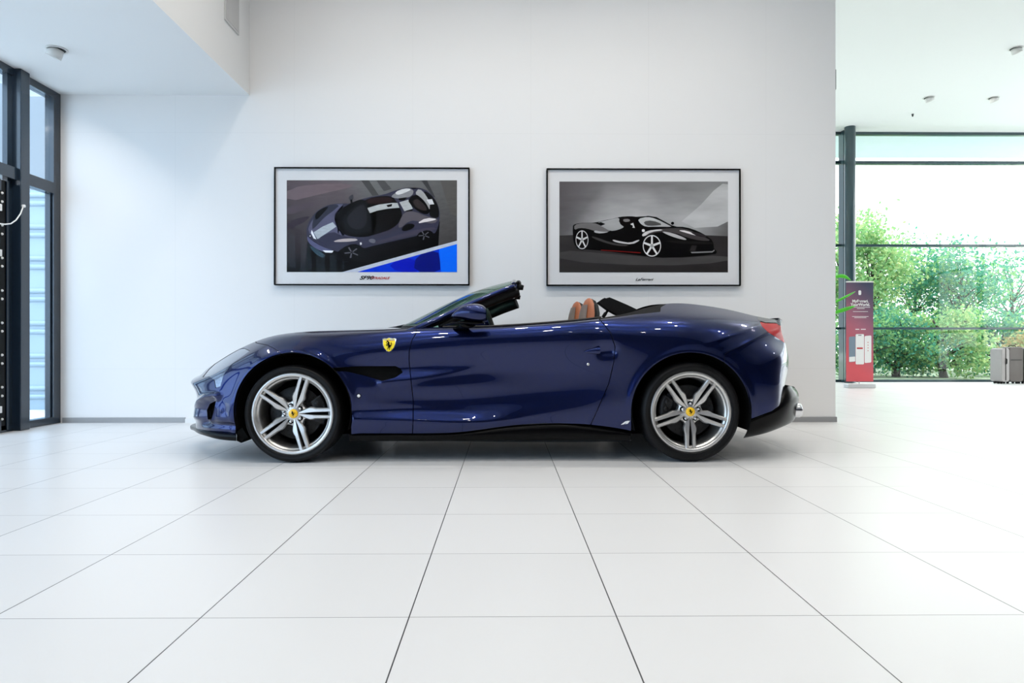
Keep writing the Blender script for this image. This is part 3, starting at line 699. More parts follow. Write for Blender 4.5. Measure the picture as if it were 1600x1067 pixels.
# ------------------------------------------------------------------ plant behind the end of the display wall: pot, stems and long leaves
root = empty('potted_plant', (XR-.35, 8.3, 0))
q = MB(); q.lathe([(.0, 0), (.15, 0), (.19, .42), (.17, .42), (.16, .37), (0, .37)], 24, 0, 0)
q.v = [(XR-.35+x, 8.3+z, y) for x, y, z in q.v]; q.build('pot', M['white'], root)
leafm = mat('plant_leaf', (.09, .62, .03, 1), .35, noise=(6, .2))
q = MB(); Yl = 8.3
tips = [((1296, 497), (1330, 437.5), .046), ((1298, 480), (1337, 455.5), .03), ((1302, 493), (1337, 478), .048), ((1280, 480), (1262, 440), .04), ((1286, 470), (1290, 420), .04)]
stems = MB()
for k, ((x0, y0), (x1, y1), wd) in enumerate(tips):
    b0 = w(1290, 539, Yl); mid = w(x0-3, y0-12 if k == 0 else y0-3, Yl); tp = w(x1, y1, Yl)
    if k == 0: mid = w(1303, 433, Yl)
    stems.tube([(root.location.x, Yl, .40), Vector((root.location.x, Yl, .40)).lerp(mid, .6)+Vector((-.03, 0, .05)), mid], [.008, .006, .004], 6)
    rows = []; d = (tp-mid); nrm = Vector((-d.z, 0, d.x)).normalized()
    for t in np.linspace(0, 1, 12):
        hw = wd*.5*math.sin(PI*min(1, t*.93+.05))**.7; c = mid+d*t+Vector((0, -.02*math.sin(t*PI), -.0+.03*math.sin(t*PI) if k == 0 else 0))
        rows.append([c+nrm*hw*s_+Vector((0, .012*abs(s_), 0)) for s_ in (-1, -.5, 0, .5, 1)])
    lf = MB().grid(rows).build('leaf', leafm, root); z = lf.modifiers.new('thickness', 'SOLIDIFY'); z.thickness = .001
stems.build('stem', leafm, root)
tag(root, 'green leafy plant poking out behind the right end of the display wall', 'plant')

# small dark unit on the end of the display wall
a = w(1307, 143, WY+.05)
q = MB().box((XR, WY+.04, w(1308, 143, WY+.1).z), (XR+.028, WY+.16, w(1308, 112, WY+.1).z))
tag(q.build('alarm_unit', mat('unit_grey', (.10, .12, .11, 1), .4, noise=(20, .1)), bevel=.004), 'small dark box high on the end of the display wall', 'alarm')

# ------------------------------------------------------------------ ceiling spotlights (gimbal lamps); each holds its own light
def spot(loc, tilt, label, power, group, size=.075, color=(1, .945, .875), lampsize=.12, spread=math.radians(150)):
    root = empty('ceiling_spotlight', loc); x, y, z = loc
    q = MB(); q.lathe([(size*.80, 0), (size, 0), (size, -.008), (size*.80, -.008), (size*.80, 0)], 28, 0, 0)
    q.v = [(x+a, y+c, z+b-.0005) for a, b, c in q.v]; q.build('trim_ring', M['lampwhite'], root)
    q = MB(); q.lathe([(0, -.004), (size*.8, -.004)], 28, 0, 0); q.v = [(x+a, y+c, z+b) for a, b, c in q.v]; q.build('recess', M['lampdark'], root)
    R = Matrix.Rotation(tilt[1], 3, 'Y') @ Matrix.Rotation(tilt[0], 3, 'X')
    q = MB(); q.lathe([(0, .01), (size*.62, .005), (size*.70, -.03), (size*.72, -.075), (size*.6, -.075), (size*.55, -.06), (0, -.06)], 28, 0, 0)
    q.v = [tuple(Vector(loc)+R @ Vector((a, c, b))) for a, b, c in q.v]; q.build('lamp_head', M['lampwhite'], root)
    d = bpy.data.lights.new('lamp_light', 'AREA'); d.shape = 'DISK'; d.size = lampsize; d.energy = power; d.color = color; d.spread = spread
    lo = bpy.data.objects.new('lamp_light', d); COL.objects.link(lo); lo.parent = root
    lo.location = R @ Vector((0, 0, -.085)); lo.rotation_euler = R.to_euler()
    tag(root, label, 'spotlight', group); return root
t_ = (ZL-CH)*F/(HOR-80); p = w(89, 80, t_); spot((p.x, p.y, ZL), (.0, .45), 'tilted white spotlight in the low ceiling on the left', 12, 'spotlights in the ceilings', .085)
for (px, py, lb) in ((1451, 150, 'white ceiling spotlight far right, left one of the rear pair'), (1552, 150, 'white ceiling spotlight far right, right one of the rear pair'), (1587, 72, 'nearest white spotlight in the far hall ceiling, by the photo edge')):
    t_ = (ZH-CH)*F/(HOR-py); p = w(px, py, t_); spot((p.x, p.y, ZH), (.0, -.35), lb, 40, 'spotlights in the ceilings', .10)
p = w(1426, 176, (ZH-CH)*F/(HOR-176)); q = MB().tube([(p.x, p.y, ZH), (p.x, p.y, ZH-.05)], [.022, .012], 10)
tag(q.build('sprinkler', M['lampdark']), 'tiny dark sprinkler head under the far white ceiling', 'sprinkler')
LIGHTS = []
for i, X in enumerate((-1.55, -.25, 1.05, 2.35)):
    for j, Y in enumerate((5.35, 3.6, 1.2, -2.0)):
        LIGHTS.append((X+(.25 if j % 2 else 0), Y, ZH, (46, 46, 40, 36)[j]))
for X, Y in ((5.2, 3.0), (5.2, 7.5), (8.0, 5.5), (8.6, 8.5), (4.5, 11.5)): LIGHTS.append((X, Y, ZH, 60))
LS = .31
for Y in (4.5, 2.0, -.8): spot((XL+1.15, Y, ZL), (0, 0), 'unseen white spotlight added under the lower ceiling to soften the wall light', 7, 'added spotlights in the lower ceiling', .085, lampsize=.11)  # unseen lamps, added to soften the light edge on the left wall
for k, (X, Y, Z, P_) in enumerate(LIGHTS):
    P_ *= LS
    spot((X, Y, Z), (0.0, 0.0), 'white ceiling spotlight above the showroom floor', P_, 'spotlights above the car', .1, lampsize=.11, spread=math.radians(138))
# ------------------------------------------------------------------ the car
YN = 4.53; YC = 5.50; YW = 4.578
def pw(px, py, ins): return tuple(w(px, py, YN+ins))
def ww(X, ins, z): return (X, YN+ins, z)
car = empty('convertible_car', (-0.09, YC, 0))
tag(car, 'dark blue open-top convertible sports car parked side-on on white tiles', 'car')

def spline(t, y, tq):
    """natural cubic spline through rows y(t), sampled at tq"""
    t = np.asarray(t, float); y = np.asarray(y, float); n = len(t); h = np.diff(t)
    A = np.zeros((n, n)); B = np.zeros((n,)+y.shape[1:]); A[0, 0] = A[-1, -1] = 1
    for i in range(1, n-1):
        A[i, i-1] = h[i-1]; A[i, i] = 2*(h[i-1]+h[i]); A[i, i+1] = h[i]
        B[i] = 6*((y[i+1]-y[i])/h[i]-(y[i]-y[i-1])/h[i-1])
    m2 = np.linalg.solve(A, B.reshape(n, -1)).reshape(B.shape)
    k = np.clip(np.searchsorted(t, tq, side='right')-1, 0, n-2)
    sh = (-1,)+(1,)*(y.ndim-1); hk = h[k].reshape(sh); a = ((t[k+1]-tq).reshape(sh))/hk; b = ((tq-t[k]).reshape(sh))/hk
    return a*y[k]+b*y[k+1]+((a**3-a)*m2[k]+(b**3-b)*m2[k+1])*hk**2/6
def gauss(A, axis, sig):
    r = int(3*sig)+1; k = np.exp(-.5*(np.arange(-r, r+1)/sig)**2); k /= k.sum()
    A = np.moveaxis(A, axis, 0); a0 = 2*A[:1]-A[1:r+1][::-1]; a1 = 2*A[-1:]-A[-r-1:-1][::-1]; P = np.concatenate([a0, A, a1])
    return np.moveaxis(sum(k[i]*P[i:i+len(A)] for i in range(2*r+1)), 0, axis)

R = [
 # front centre line, then around the corner
 [ww(-2.33,.97,.20), ww(-2.32,.97,.22), ww(-2.31,.97,.28), ww(-2.30,.97,.34), ww(-2.31,.97,.42), ww(-2.36,.97,.485), ww(-2.395,.97,.515), ww(-2.39,.97,.54), ww(-2.36,.97,.56), ww(-2.32,.97,.585)],
 [ww(-2.31,.70,.195), ww(-2.305,.70,.22), ww(-2.295,.70,.28), ww(-2.285,.70,.34), ww(-2.295,.70,.42), ww(-2.34,.70,.485), ww(-2.372,.70,.515), ww(-2.365,.73,.54), ww(-2.335,.77,.562), ww(-2.29,.82,.588)],
 [ww(-2.25,.45,.19), ww(-2.245,.44,.22), ww(-2.235,.44,.28), ww(-2.225,.44,.34), ww(-2.235,.44,.42), ww(-2.265,.44,.485), ww(-2.285,.46,.515), ww(-2.285,.52,.545), ww(-2.26,.60,.575), ww(-2.22,.68,.603)],
 [pw(314,672,.29), pw(314,666,.28), pw(313,655,.27), pw(313,640,.27), pw(313,622,.265), pw(312,606,.27), pw(311,598,.29), pw(312,591,.35), pw(314,585,.45), pw(318,580,.56)],
 [pw(328,674,.18), pw(328,668,.165), pw(328,655,.16), pw(328,637,.16), pw(328,617,.16), pw(328,602,.17), pw(328,592,.20), pw(329,584,.27), pw(331,577,.36), pw(334,569.5,.47)],
 [pw(348,678,.125), pw(348,670,.105), pw(348,655,.10), pw(348,635,.10), pw(348,613,.10), pw(348,597,.115), pw(348,584,.15), pw(349,574,.22), pw(350,566,.31), pw(352,557.5,.42)],
 [pw(375,678,.085), pw(375,668,.07), pw(375,650,.06), pw(375,625,.055), pw(375,603,.06), pw(375,587,.075), pw(375,572,.11), pw(375,561,.18), pw(375,552,.27), pw(375,544.5,.37)],
 [pw(415,678,.085), pw(415,660,.065), pw(415,640,.05), pw(415,615,.04), pw(415,592,.04), pw(415,573,.05), pw(415,556,.08), pw(415,544,.14), pw(415,534.5,.22), pw(415,527.5,.31)],
 [pw(460,677,.085), pw(460,660,.06), pw(460,640,.045), pw(460,615,.035), pw(460,590,.03), pw(460,567,.035), pw(460,549,.055), pw(460,536,.10), pw(460,526,.17), pw(460,519.5,.26)],
 [pw(505,677,.08), pw(505,661,.06), pw(505,641,.045), pw(505,617,.035), pw(505,591,.035), pw(505,568,.035), pw(505,549,.05), pw(505,534,.09), pw(505,523.5,.16), pw(505,517,.25)],
 [pw(555,677,.07), pw(555,666,.052), pw(555,648,.05), pw(555,620,.045), pw(555,596,.045), pw(555,572,.055), pw(555,550,.05), pw(555,533,.085), pw(555,522.5,.14), pw(555,516,.22)],
 [pw(605,677,.07), pw(605,667,.05), pw(605,651,.055), pw(605,624,.065), pw(605,597,.062), pw(605,573,.085), pw(605,551,.06), pw(605,533,.08), pw(605,521,.125), pw(605,514.5,.20)],
 [pw(655,677,.07), pw(655,667,.05), pw(655,652,.06), pw(655,627,.085), pw(655,600,.078), pw(655,575,.102), pw(655,552,.07), pw(655,532,.075), pw(655,519,.115), pw(655,511.5,.18)],
 [pw(720,675,.07), pw(720,666,.05), pw(720,651,.066), pw(720,628,.10), pw(720,601,.092), pw(720,575,.10), pw(720,552,.07), pw(720,532,.063), pw(720,518.5,.09), pw(720,511.5,.15)],
 [pw(795,665,.085), pw(795,658,.070), pw(795,644,.078), pw(795,624,.10), pw(795,600,.098), pw(795,575,.09), pw(795,550,.058), pw(795,530,.048), pw(795,516.5,.07), pw(795,509,.13)],
 [pw(870,661,.085), pw(870,652,.072), pw(870,638,.07), pw(870,620,.08), pw(870,598,.08), pw(870,572,.065), pw(870,546,.035), pw(870,525,.028), pw(870,511,.052), pw(870,503.7,.11)],
 [pw(940,665,.06), pw(940,652,.05), pw(940,636,.042), pw(940,618,.042), pw(940,596,.042), pw(940,569,.03), pw(940,542,.012), pw(940,520,.012), pw(940,505,.045), pw(940,496.5,.12)],
 [pw(990,673,.055), pw(990,655,.04), pw(990,636,.025), pw(990,616,.018), pw(990,594,.014), pw(990,567,.008), pw(990,539,.002), pw(990,516,.015), pw(990,501,.07), pw(990,487,.19)],
 [pw(1030,678,.055), pw(1030,656,.035), pw(1030,636,.02), pw(1030,616,.01), pw(1030,594,.005), pw(1030,566,.0), pw(1030,537,.0), pw(1030,514,.02), pw(1030,498.5,.085), pw(1030,475.5,.29)],
 [pw(1065,680,.055), pw(1065,656,.035), pw(1065,636,.02), pw(1065,616,.01), pw(1065,594,.005), pw(1065,566,.0), pw(1065,536,.002), pw(1065,513,.026), pw(1065,498,.10), pw(1065,473.5,.34)],
 [pw(1105,682,.06), pw(1105,657,.04), pw(1105,637,.025), pw(1105,616,.015), pw(1105,594,.01), pw(1105,566,.008), pw(1105,538,.015), pw(1105,516,.045), pw(1105,500,.12), pw(1105,478,.37)],
 [pw(1145,684,.085), pw(1145,660,.055), pw(1145,639,.038), pw(1145,618,.028), pw(1145,595,.025), pw(1145,569,.03), pw(1145,543,.042), pw(1145,523,.078), pw(1145,506,.15), pw(1145,485,.40)],
 [pw(1180,680,.105), pw(1180,662,.075), pw(1180,641,.056), pw(1180,619,.046), pw(1180,596,.044), pw(1180,571,.052), pw(1180,548,.085), pw(1180,529,.125), pw(1180,512,.20), pw(1180,494,.42)],
 [pw(1207,674,.15), pw(1207,659,.12), pw(1207,640,.083), pw(1207,619,.070), pw(1207,597,.068), pw(1207,574,.080), pw(1207,552,.112), pw(1207,533,.205), pw(1208,516,.28), pw(1208,498.8,.46)],
 [pw(1221,667,.24), pw(1222,656,.21), pw(1221,640,.14), pw(1222,620,.125), pw(1223,600,.125), pw(1224,577,.135), pw(1224.5,555,.165), pw(1224,537,.30), pw(1223,519,.36), pw(1224,501,.52)],
 [ww(1.93,.30,.20), ww(1.945,.29,.24), ww(1.96,.28,.30), ww(1.968,.28,.38), ww(1.98,.28,.48), ww(1.998,.28,.58), ww(2.006,.28,.69), ww(2.0,.31,.79), ww(2.0,.38,.89), ww(2.03,.55,.972)],
 [ww(2.00,.49,.20), ww(2.015,.48,.24), ww(2.03,.48,.30), ww(2.045,.48,.38), ww(2.058,.48,.48), ww(2.075,.48,.58), ww(2.085,.48,.69), ww(2.07,.50,.79), ww(2.06,.54,.89), ww(2.10,.64,.976)],
 [ww(2.06,.70,.20), ww(2.08,.70,.24), ww(2.10,.70,.30), ww(2.115,.70,.38), ww(2.125,.70,.48), ww(2.14,.70,.58), ww(2.145,.70,.69), ww(2.115,.70,.79), ww(2.10,.72,.89), ww(2.15,.76,.985)],
 [ww(2.07,.97,.20), ww(2.09,.97,.24), ww(2.115,.97,.30), ww(2.13,.97,.38), ww(2.14,.97,.48), ww(2.155,.97,.58), ww(2.16,.97,.69), ww(2.13,.97,.79), ww(2.12,.97,.89), ww(2.17,.97,.99)],
]
C = np.array(R)
def loft(C, nu, nv, su=0, sv=0):
    tu = np.concatenate([[0], np.cumsum(np.linalg.norm(np.diff(C, axis=0), axis=2).mean(1))])
    tv = np.concatenate([[0], np.cumsum(np.linalg.norm(np.diff(C, axis=1), axis=2).mean(0))])
    G = spline(tu, C, np.linspace(0, tu[-1], nu))
    G = np.moveaxis(spline(tv, np.moveaxis(G, 1, 0), np.linspace(0, tv[-1], nv)), 0, 1)
    if su: G = gauss(G, 0, su)
    if sv: G = gauss(G, 1, sv)
    return G
NU, NV = 640, 110
G0 = loft(C, NU, NV, 7.0, 1.6)
def normals(G):
    du = np.gradient(G, axis=0); dv = np.gradient(G, axis=1); n = np.cross(du, dv)
    n /= np.maximum(np.linalg.norm(n, axis=2, keepdims=True), 1e-9); return n
def sdf(poly, X, Y):
    """signed distance to a polygon, negative inside"""
    d = np.full(X.shape, 1e9); ins = np.zeros(X.shape, bool); n = len(poly)
    for i in range(n):
        ax, ay = poly[i]; bx_, by = poly[(i+1) % n]; ex, ey = bx_-ax, by-ay
        t = np.clip(((X-ax)*ex+(Y-ay)*ey)/(ex*ex+ey*ey+1e-12), 0, 1)
        d = np.minimum(d, np.hypot(X-ax-t*ex, Y-ay-t*ey))
        c = ((ay > Y) != (by > Y)) & (X < (bx_-ax)*(Y-ay)/((by-ay) if by != ay else 1e-12)+ax); ins ^= c
    return np.where(ins, -d, d)
def pldist(line, X, Y):
    d = np.full(X.shape, 1e9)
    for (ax, ay), (bx_, by) in zip(line[:-1], line[1:]):
        ex, ey = bx_-ax, by-ay; t = np.clip(((X-ax)*ex+(Y-ay)*ey)/(ex*ex+ey*ey), 0, 1)
        d = np.minimum(d, np.hypot(X-ax-t*ex, Y-ay-t*ey))
    return d
N0 = normals(G0)
if N0[NU//2, NV//2, 1] > 0: N0 = -N0
PX, PY = proj(G0)
disp = np.zeros(PX.shape)
def bump(line, width, amp, fade=0):
    global disp; k = 1.0
    if fade: k = np.clip((line[-1][0]-PX)/fade, 0, 1)
    disp += k*amp*np.exp(-(pldist(line, PX, PY)/width)**2)
# the front bumper's intake ring, the blade in front of the wheel
bump([(309, 652), (308.5, 636), (313, 626), (322, 620), (337, 617)], 4.5, .026)
bump([(322, 656), (321, 640), (326, 630), (336, 626)], 5, -.02)
bump([(342, 617), (336, 634), (329, 657)], 3.2, .02)
bump([(345, 640), (345, 652), (362, 652), (362, 630)], 9, .014)
bump([(320, 661), (345, 664), (368, 665)], 4, -.018)
# scallop behind the door handle, ridge running back from the side vent, sill blade
bump([(941, 549), (954, 548)], 9, -.020)
bump([(597, 597), (640, 592), (700, 583), (760, 572), (800, 562)], 5.5, .013, 160)
bump([(600, 577), (640, 574), (700, 566), (760, 558)], 6, -.009, 130)
bump([(556, 655), (640, 656), (700, 658), (760, 659), (820, 656)], 6, .012, 150)
bump([(556, 641), (640, 640), (720, 643), (790, 644)], 5, -.008, 150)
bump([(1133, 552), (1165, 537), (1199, 519)], 2.6, .005)
bump([(1105, 536), (1145, 523), (1186, 510)], 3.0, .006)
AF, AR = (458.5, 642, 90.5), (1079.5, 644, 93.5)
def arch(c): return np.hypot(PX-c[0], np.minimum(PY-c[1], 0))-c[2]
for c in (AF, AR): disp += .010*np.exp(-((arch(c)-2)/6.0)**2)
disp = gauss(gauss(disp, 0, 1.2), 1, .8)
G = G0+N0*disp[..., None]
N = normals(G)
if N[NU//2, NV//2, 1] > 0: N = -N
PX, PY = proj(G)
fin = np.maximum(-arch(AF), -arch(AR))                       # > 0 inside a wheel opening
SIDE = PX*0+G[..., 1]-YN

def near_far(name, V, Fc, Nn, mats, smooth=None, both=True, parent=car, mi=None):
    """one mesh on this side and its mirror image on the far side"""
    out = []
    for far in ((False, True) if both else (False,)):
        V2 = np.array(V, float).copy(); N2 = None if Nn is None else np.array(Nn, float).copy(); F2 = Fc
        if far:
            V2[:, 1] = 2*YC-V2[:, 1]; F2 = [tuple(reversed(f)) for f in Fc]
            if N2 is not None: N2[:, 1] *= -1
        V2 = V2-np.array(world_loc(parent))
        me = bpy.data.meshes.new(name); me.from_pydata(V2.tolist(), [], F2)
        me.polygons.foreach_set('use_smooth', [True]*len(F2) if smooth is None else [bool(s) for s in smooth])
        if mi is not None: me.polygons.foreach_set('material_index', mi)
        if N2 is not None: me.normals_split_custom_set_from_vertices(N2.tolist())
        out.append(obj(name, me, parent, mats if isinstance(mats, (list, tuple)) else [mats]))
    return out
def panel(name, g, m, inset=0.0, flange=.016, flange_mat=None, Gq=None, Nq=None, both=True):
    """piece of the body surface where g < 0, cut cleanly, its edge turned inwards"""
    Gq = G if Gq is None else Gq; Nq = N if Nq is None else Nq
    P = Gq-Nq*inset; nu, nv = g.shape
    neg = g < 0; cnt = neg[:-1, :-1].astype(int)+neg[1:, :-1]+neg[1:, 1:]+neg[:-1, 1:]
    V, NN, Fc, idx = [], [], [], {}
    def vert(i, j):
        k = (i, j)
        if k not in idx: idx[k] = len(V); V.append(P[i, j]); NN.append(Nq[i, j])
        return idx[k]
    def cross(a, b):
        k = (a, b) if a < b else (b, a)
        if k not in idx:
            (i0, j0), (i1, j1) = k; t = g[i0, j0]/(g[i0, j0]-g[i1, j1]); t = min(max(t, .001), .999)
            idx[k] = len(V); V.append(P[i0, j0]*(1-t)+P[i1, j1]*t); q = Nq[i0, j0]*(1-t)+Nq[i1, j1]*t; NN.append(q/np.linalg.norm(q))
        return idx[k]
    for i, j in np.argwhere(cnt > 0):
        q = [(i, j), (i+1, j), (i+1, j+1), (i, j+1)]
        if cnt[i, j] == 4: Fc.append(tuple(vert(*c) for c in q)); continue
        f = []
        for a, b in zip(q, q[1:]+q[:1]):
            a = (int(a[0]), int(a[1])); b = (int(b[0]), int(b[1]))
            if neg[a]: f.append(vert(*a))
            if neg[a] != neg[b]: f.append(cross(a, b))
        if len(f) >= 3: Fc.append(tuple(f))
    if not Fc: return []
    # orientation check on the first face
    f = Fc[len(Fc)//2]; a, b, c = (V[f[k]] for k in range(3))
    if np.dot(np.cross(b-a, c-a), NN[f[0]]) < 0: Fc = [t[::-1] for t in Fc]
    smooth = [True]*len(Fc); mi = [0]*len(Fc)
    if flange:
        cnt_e = {}
        for f in Fc:
            for a, b in zip(f, f[1:]+f[:1]): cnt_e[(a, b)] = 1
        be = [(a, b) for (a, b) in cnt_e if (b, a) not in cnt_e]
        for a, b in be:
            k = len(V); e = V[b]-V[a]; L = np.linalg.norm(e)
            if L < 1e-7: continue
            nn = np.cross(e/L, NN[a]); V += [V[a], V[b], V[b]-NN[b]*flange, V[a]-NN[a]*flange]; NN += [nn]*4
            Fc.append((k+1, k, k+3, k+2)); smooth.append(True); mi.append(1 if flange_mat else 0)
    return near_far(name, V, Fc, NN, [m, flange_mat] if flange_mat else m, smooth, both, mi=mi)

gap = 1.3
def under(objs, parents):
    for o, p in zip(objs, parents): o.parent = p                # both sit at the car's own origin
PNT = M['paint']
poly_door = [(652, 505), (650, 520.5), (643.5, 532), (639.5, 548), (639, 562), (642.5, 597), (646, 630), (645.5, 655), (644, 690), (900, 690), (921, 668), (935, 637), (951, 600), (959, 566), (961, 542), (954, 520), (944, 507), (935, 497), (930, 485), (700, 490)]
poly_bump = [(250, 500), (398, 500), (400, 535.6), (417, 539), (430, 545), (440, 553), (452, 566), (452, 720), (250, 720)]
poly_vent = [(519, 574.5), (560, 572.5), (618, 572), (626, 576), (629.5, 581.5), (617, 590), (597, 595), (569, 586.5), (542, 580.3), (523, 580)]
poly_tail = [(1187, 502), (1196, 504.2), (1229, 505.5), (1245, 515), (1245, 542), (1230, 538), (1212.7, 526.5), (1199.7, 518), (1191, 510)]
poly_head = [(317, 589), (326, 577.5), (345, 560), (366, 547), (381, 544), (390, 548), (378, 557), (360, 570), (349, 586), (344, 604), (337, 606), (335, 594), (326, 588)]
poly_hole = [(325, 655), (323.5, 641), (328, 631), (337, 626.5), (334.5, 640), (330, 656)]
poly_cover = [(925, 480), (931, 494.5), (936, 499), (960, 496), (990, 491.5), (1032, 487.2), (1032.5, 480), (1046, 472), (1046, 460), (930, 460)]
poly_blk = [(1150, 662), (1174, 654), (1206, 642), (1217, 634), (1223, 618), (1226, 601.5), (1300, 598), (1300, 720), (1150, 720)]
poly_rb = [(1132, 553), (1165, 537.5), (1199.5, 518.5), (1212.7, 526.5), (1230, 538), (1300, 540), (1300, 720), (1132, 720)]
poly_spoil = [(1184, 500), (1188, 501), (1196, 503.5), (1229, 504.8), (1300, 510), (1300, 470), (1184, 470), (1184, 493)]
on = lambda p: sdf(p, PX, PY)
back = G[..., 1]-YN                                           # inset; past the corner the projection is useless
rearq = (G[..., 0] > 1.98) & (back > .40); frontq = (G[..., 0] < -2.15) & (back > .5)
D = {k: on(v) for k, v in dict(door=poly_door, bump=poly_bump, vent=poly_vent, tail=poly_tail, head=poly_head, hole=poly_hole, cover=poly_cover, blk=poly_blk, rb=poly_rb, spoil=poly_spoil).items()}
for k in ('vent', 'head', 'hole', 'door', 'cover'): D[k] = np.where(frontq | rearq, 5, D[k])
D['bump'] = np.where(frontq, -5, np.where(rearq, 5, D['bump']))
zz = G[..., 2]; band = np.maximum(.80-zz, zz-.93)*230
D['tail'] = np.where(rearq, np.maximum(band, (back-.62)*230), D['tail'])
D['blk'] = np.where(rearq, (zz-.49)*230, D['blk']); D['rb'] = np.where(rearq, -5, D['rb']); D['spoil'] = np.where(rearq, (.93-zz)*230, D['spoil'])
grille = np.maximum(np.maximum((.20-zz), (zz-.475))*230, (.52-back)*230); grille = np.where(G[..., 0] < -2, grille, 5)
mx_ = lambda *a: np.maximum.reduce(a)
out = gap
P_DOOR = panel('door', mx_(D['door']+gap/2, fin+.01), PNT, flange_mat=M['black'])
P_FB = panel('front_bumper', mx_(D['bump']+gap/3, fin, out*.3-D['head'], out*.3-D['hole'], .3-grille), PNT, flange_mat=M['black'])
P_FF = panel('front_fender', mx_(gap/3-D['bump'], gap/2-D['door'], fin, .2-D['vent'], np.where(PX > 800, 5, -5)), PNT, flange_mat=M['black'])
panel('rear_quarter_panel', mx_(np.where(PX < 800, 5, -5), gap/2-D['door'], fin, .3-D['tail'], .1-D['cover'], gap/4-D['rb'], .2-D['spoil']), PNT, flange_mat=M['black'])
P_RB = panel('rear_bumper', mx_(D['rb']+gap/4, fin, .3-D['tail'], -D['blk']+.0), PNT, flange_mat=M['black'])
panel('tonneau_cover', D['cover'], M['cloth'], flange=.01)
panel('tail_light', D['tail']+.3, M['taillight'], inset=.002, flange=.01)
panel('spoiler', mx_(D['spoil']), mat('spoiler_grey', (.05, .055, .06, 1), .25, coat=.8, noise=(9, .1)), flange=.02)
under(panel('side_vent', D['vent']-2, M['liner'], inset=.030, flange=0), P_FF)
under(panel('bumper_intake', D['hole']-2, M['liner'], inset=.04, flange=0), P_FB)
under(panel('grille', grille-1, M['black'], inset=.02, flange=0), P_FB)
panel('headlight', D['head']+.2, mat('headlight_cluster', (.16, .20, .28, 1), .18, metal=.5, coat=1.0, noise=(60, .5)), inset=.002, flange=.01)

def surf(px, py):
    """point and normal of the near body side under a photo pixel"""
    ok = ~(rearq | frontq); d = np.where(ok, (PX-px)**2+(PY-py)**2, 1e9); i, j = np.unravel_index(np.argmin(d), d.shape)
    p = Vector(w(px, py, G[i, j, 1])); return p, Vector(N[i, j])

# bonnet and boot lid: from the crest line of the sides to the centre line
crest = G[:, -1]; cn = N[:, -1]
def cap(name, lo, hi, zc, m, crown=.5, nvv=26, extra=None):
    ids = [i for i in range(NU) if lo <= crest[i, 0] <= hi and (extra is None or extra(i))]
    P = []
    for i in ids:
        a = crest[i]; zcen = np.interp(a[0], *zip(*zc)); row = []
        for v in np.linspace(0, 1, nvv):
            y = a[1]+(YC-a[1])*v; s = (1-(1-v)**2); zq_ = a[2]+(zcen-a[2])*s
            row.append((a[0], y, zq_))
        P.append(row)
    P = np.array(P); V = P.reshape(-1, 3); n_ = nvv; Fc = []
    for i in range(len(P)-1):
        for j in range(n_-1): Fc.append((i*n_+j, (i+1)*n_+j, (i+1)*n_+j+1, i*n_+j+1))
    a, b, c = V[Fc[0][0]], V[Fc[0][1]], V[Fc[0][2]]
    if np.cross(b-a, c-a)[2] < 0: Fc = [f[::-1] for f in Fc]
    V = np.concatenate([V, V*np.array([1, -1, 1])+np.array([0, 2*YC, 0])]); k = len(P)*n_
    Fc = Fc+[tuple(reversed([q+k for q in f])) for f in Fc]
    me = bpy.data.meshes.new(name); me.from_pydata((V-np.array(world_loc(car))).tolist(), [], Fc)
    bm = bmesh.new(); bm.from_mesh(me); bmesh.ops.remove_doubles(bm, verts=bm.verts, dist=1e-4); bmesh.ops.recalc_face_normals(bm, faces=bm.faces)
    for f in bm.faces: f.smooth = True
    bm.to_mesh(me); bm.free(); return obj(name, me, car, [m])
half = NU//2
cap('hood', -2.40, -.66, [(-2.32, .585), (-2.2, .665), (-2.0, .755), (-1.8, .812), (-1.5, .868), (-1.21, .908), (-.95, .925), (-.66, .925)], PNT, extra=lambda i: i < half)
cap('trunk_lid', 1.12, 2.2, [(1.12, 1.098), (1.5, 1.082), (1.8, 1.03), (2.0, .995), (2.17, .99)], PNT, extra=lambda i: i > half)
cap('rear_deck', .70, 1.125, [(.70, .93), (.9, 1.0), (1.125, 1.085)], M['cloth'], extra=lambda i: i > half)

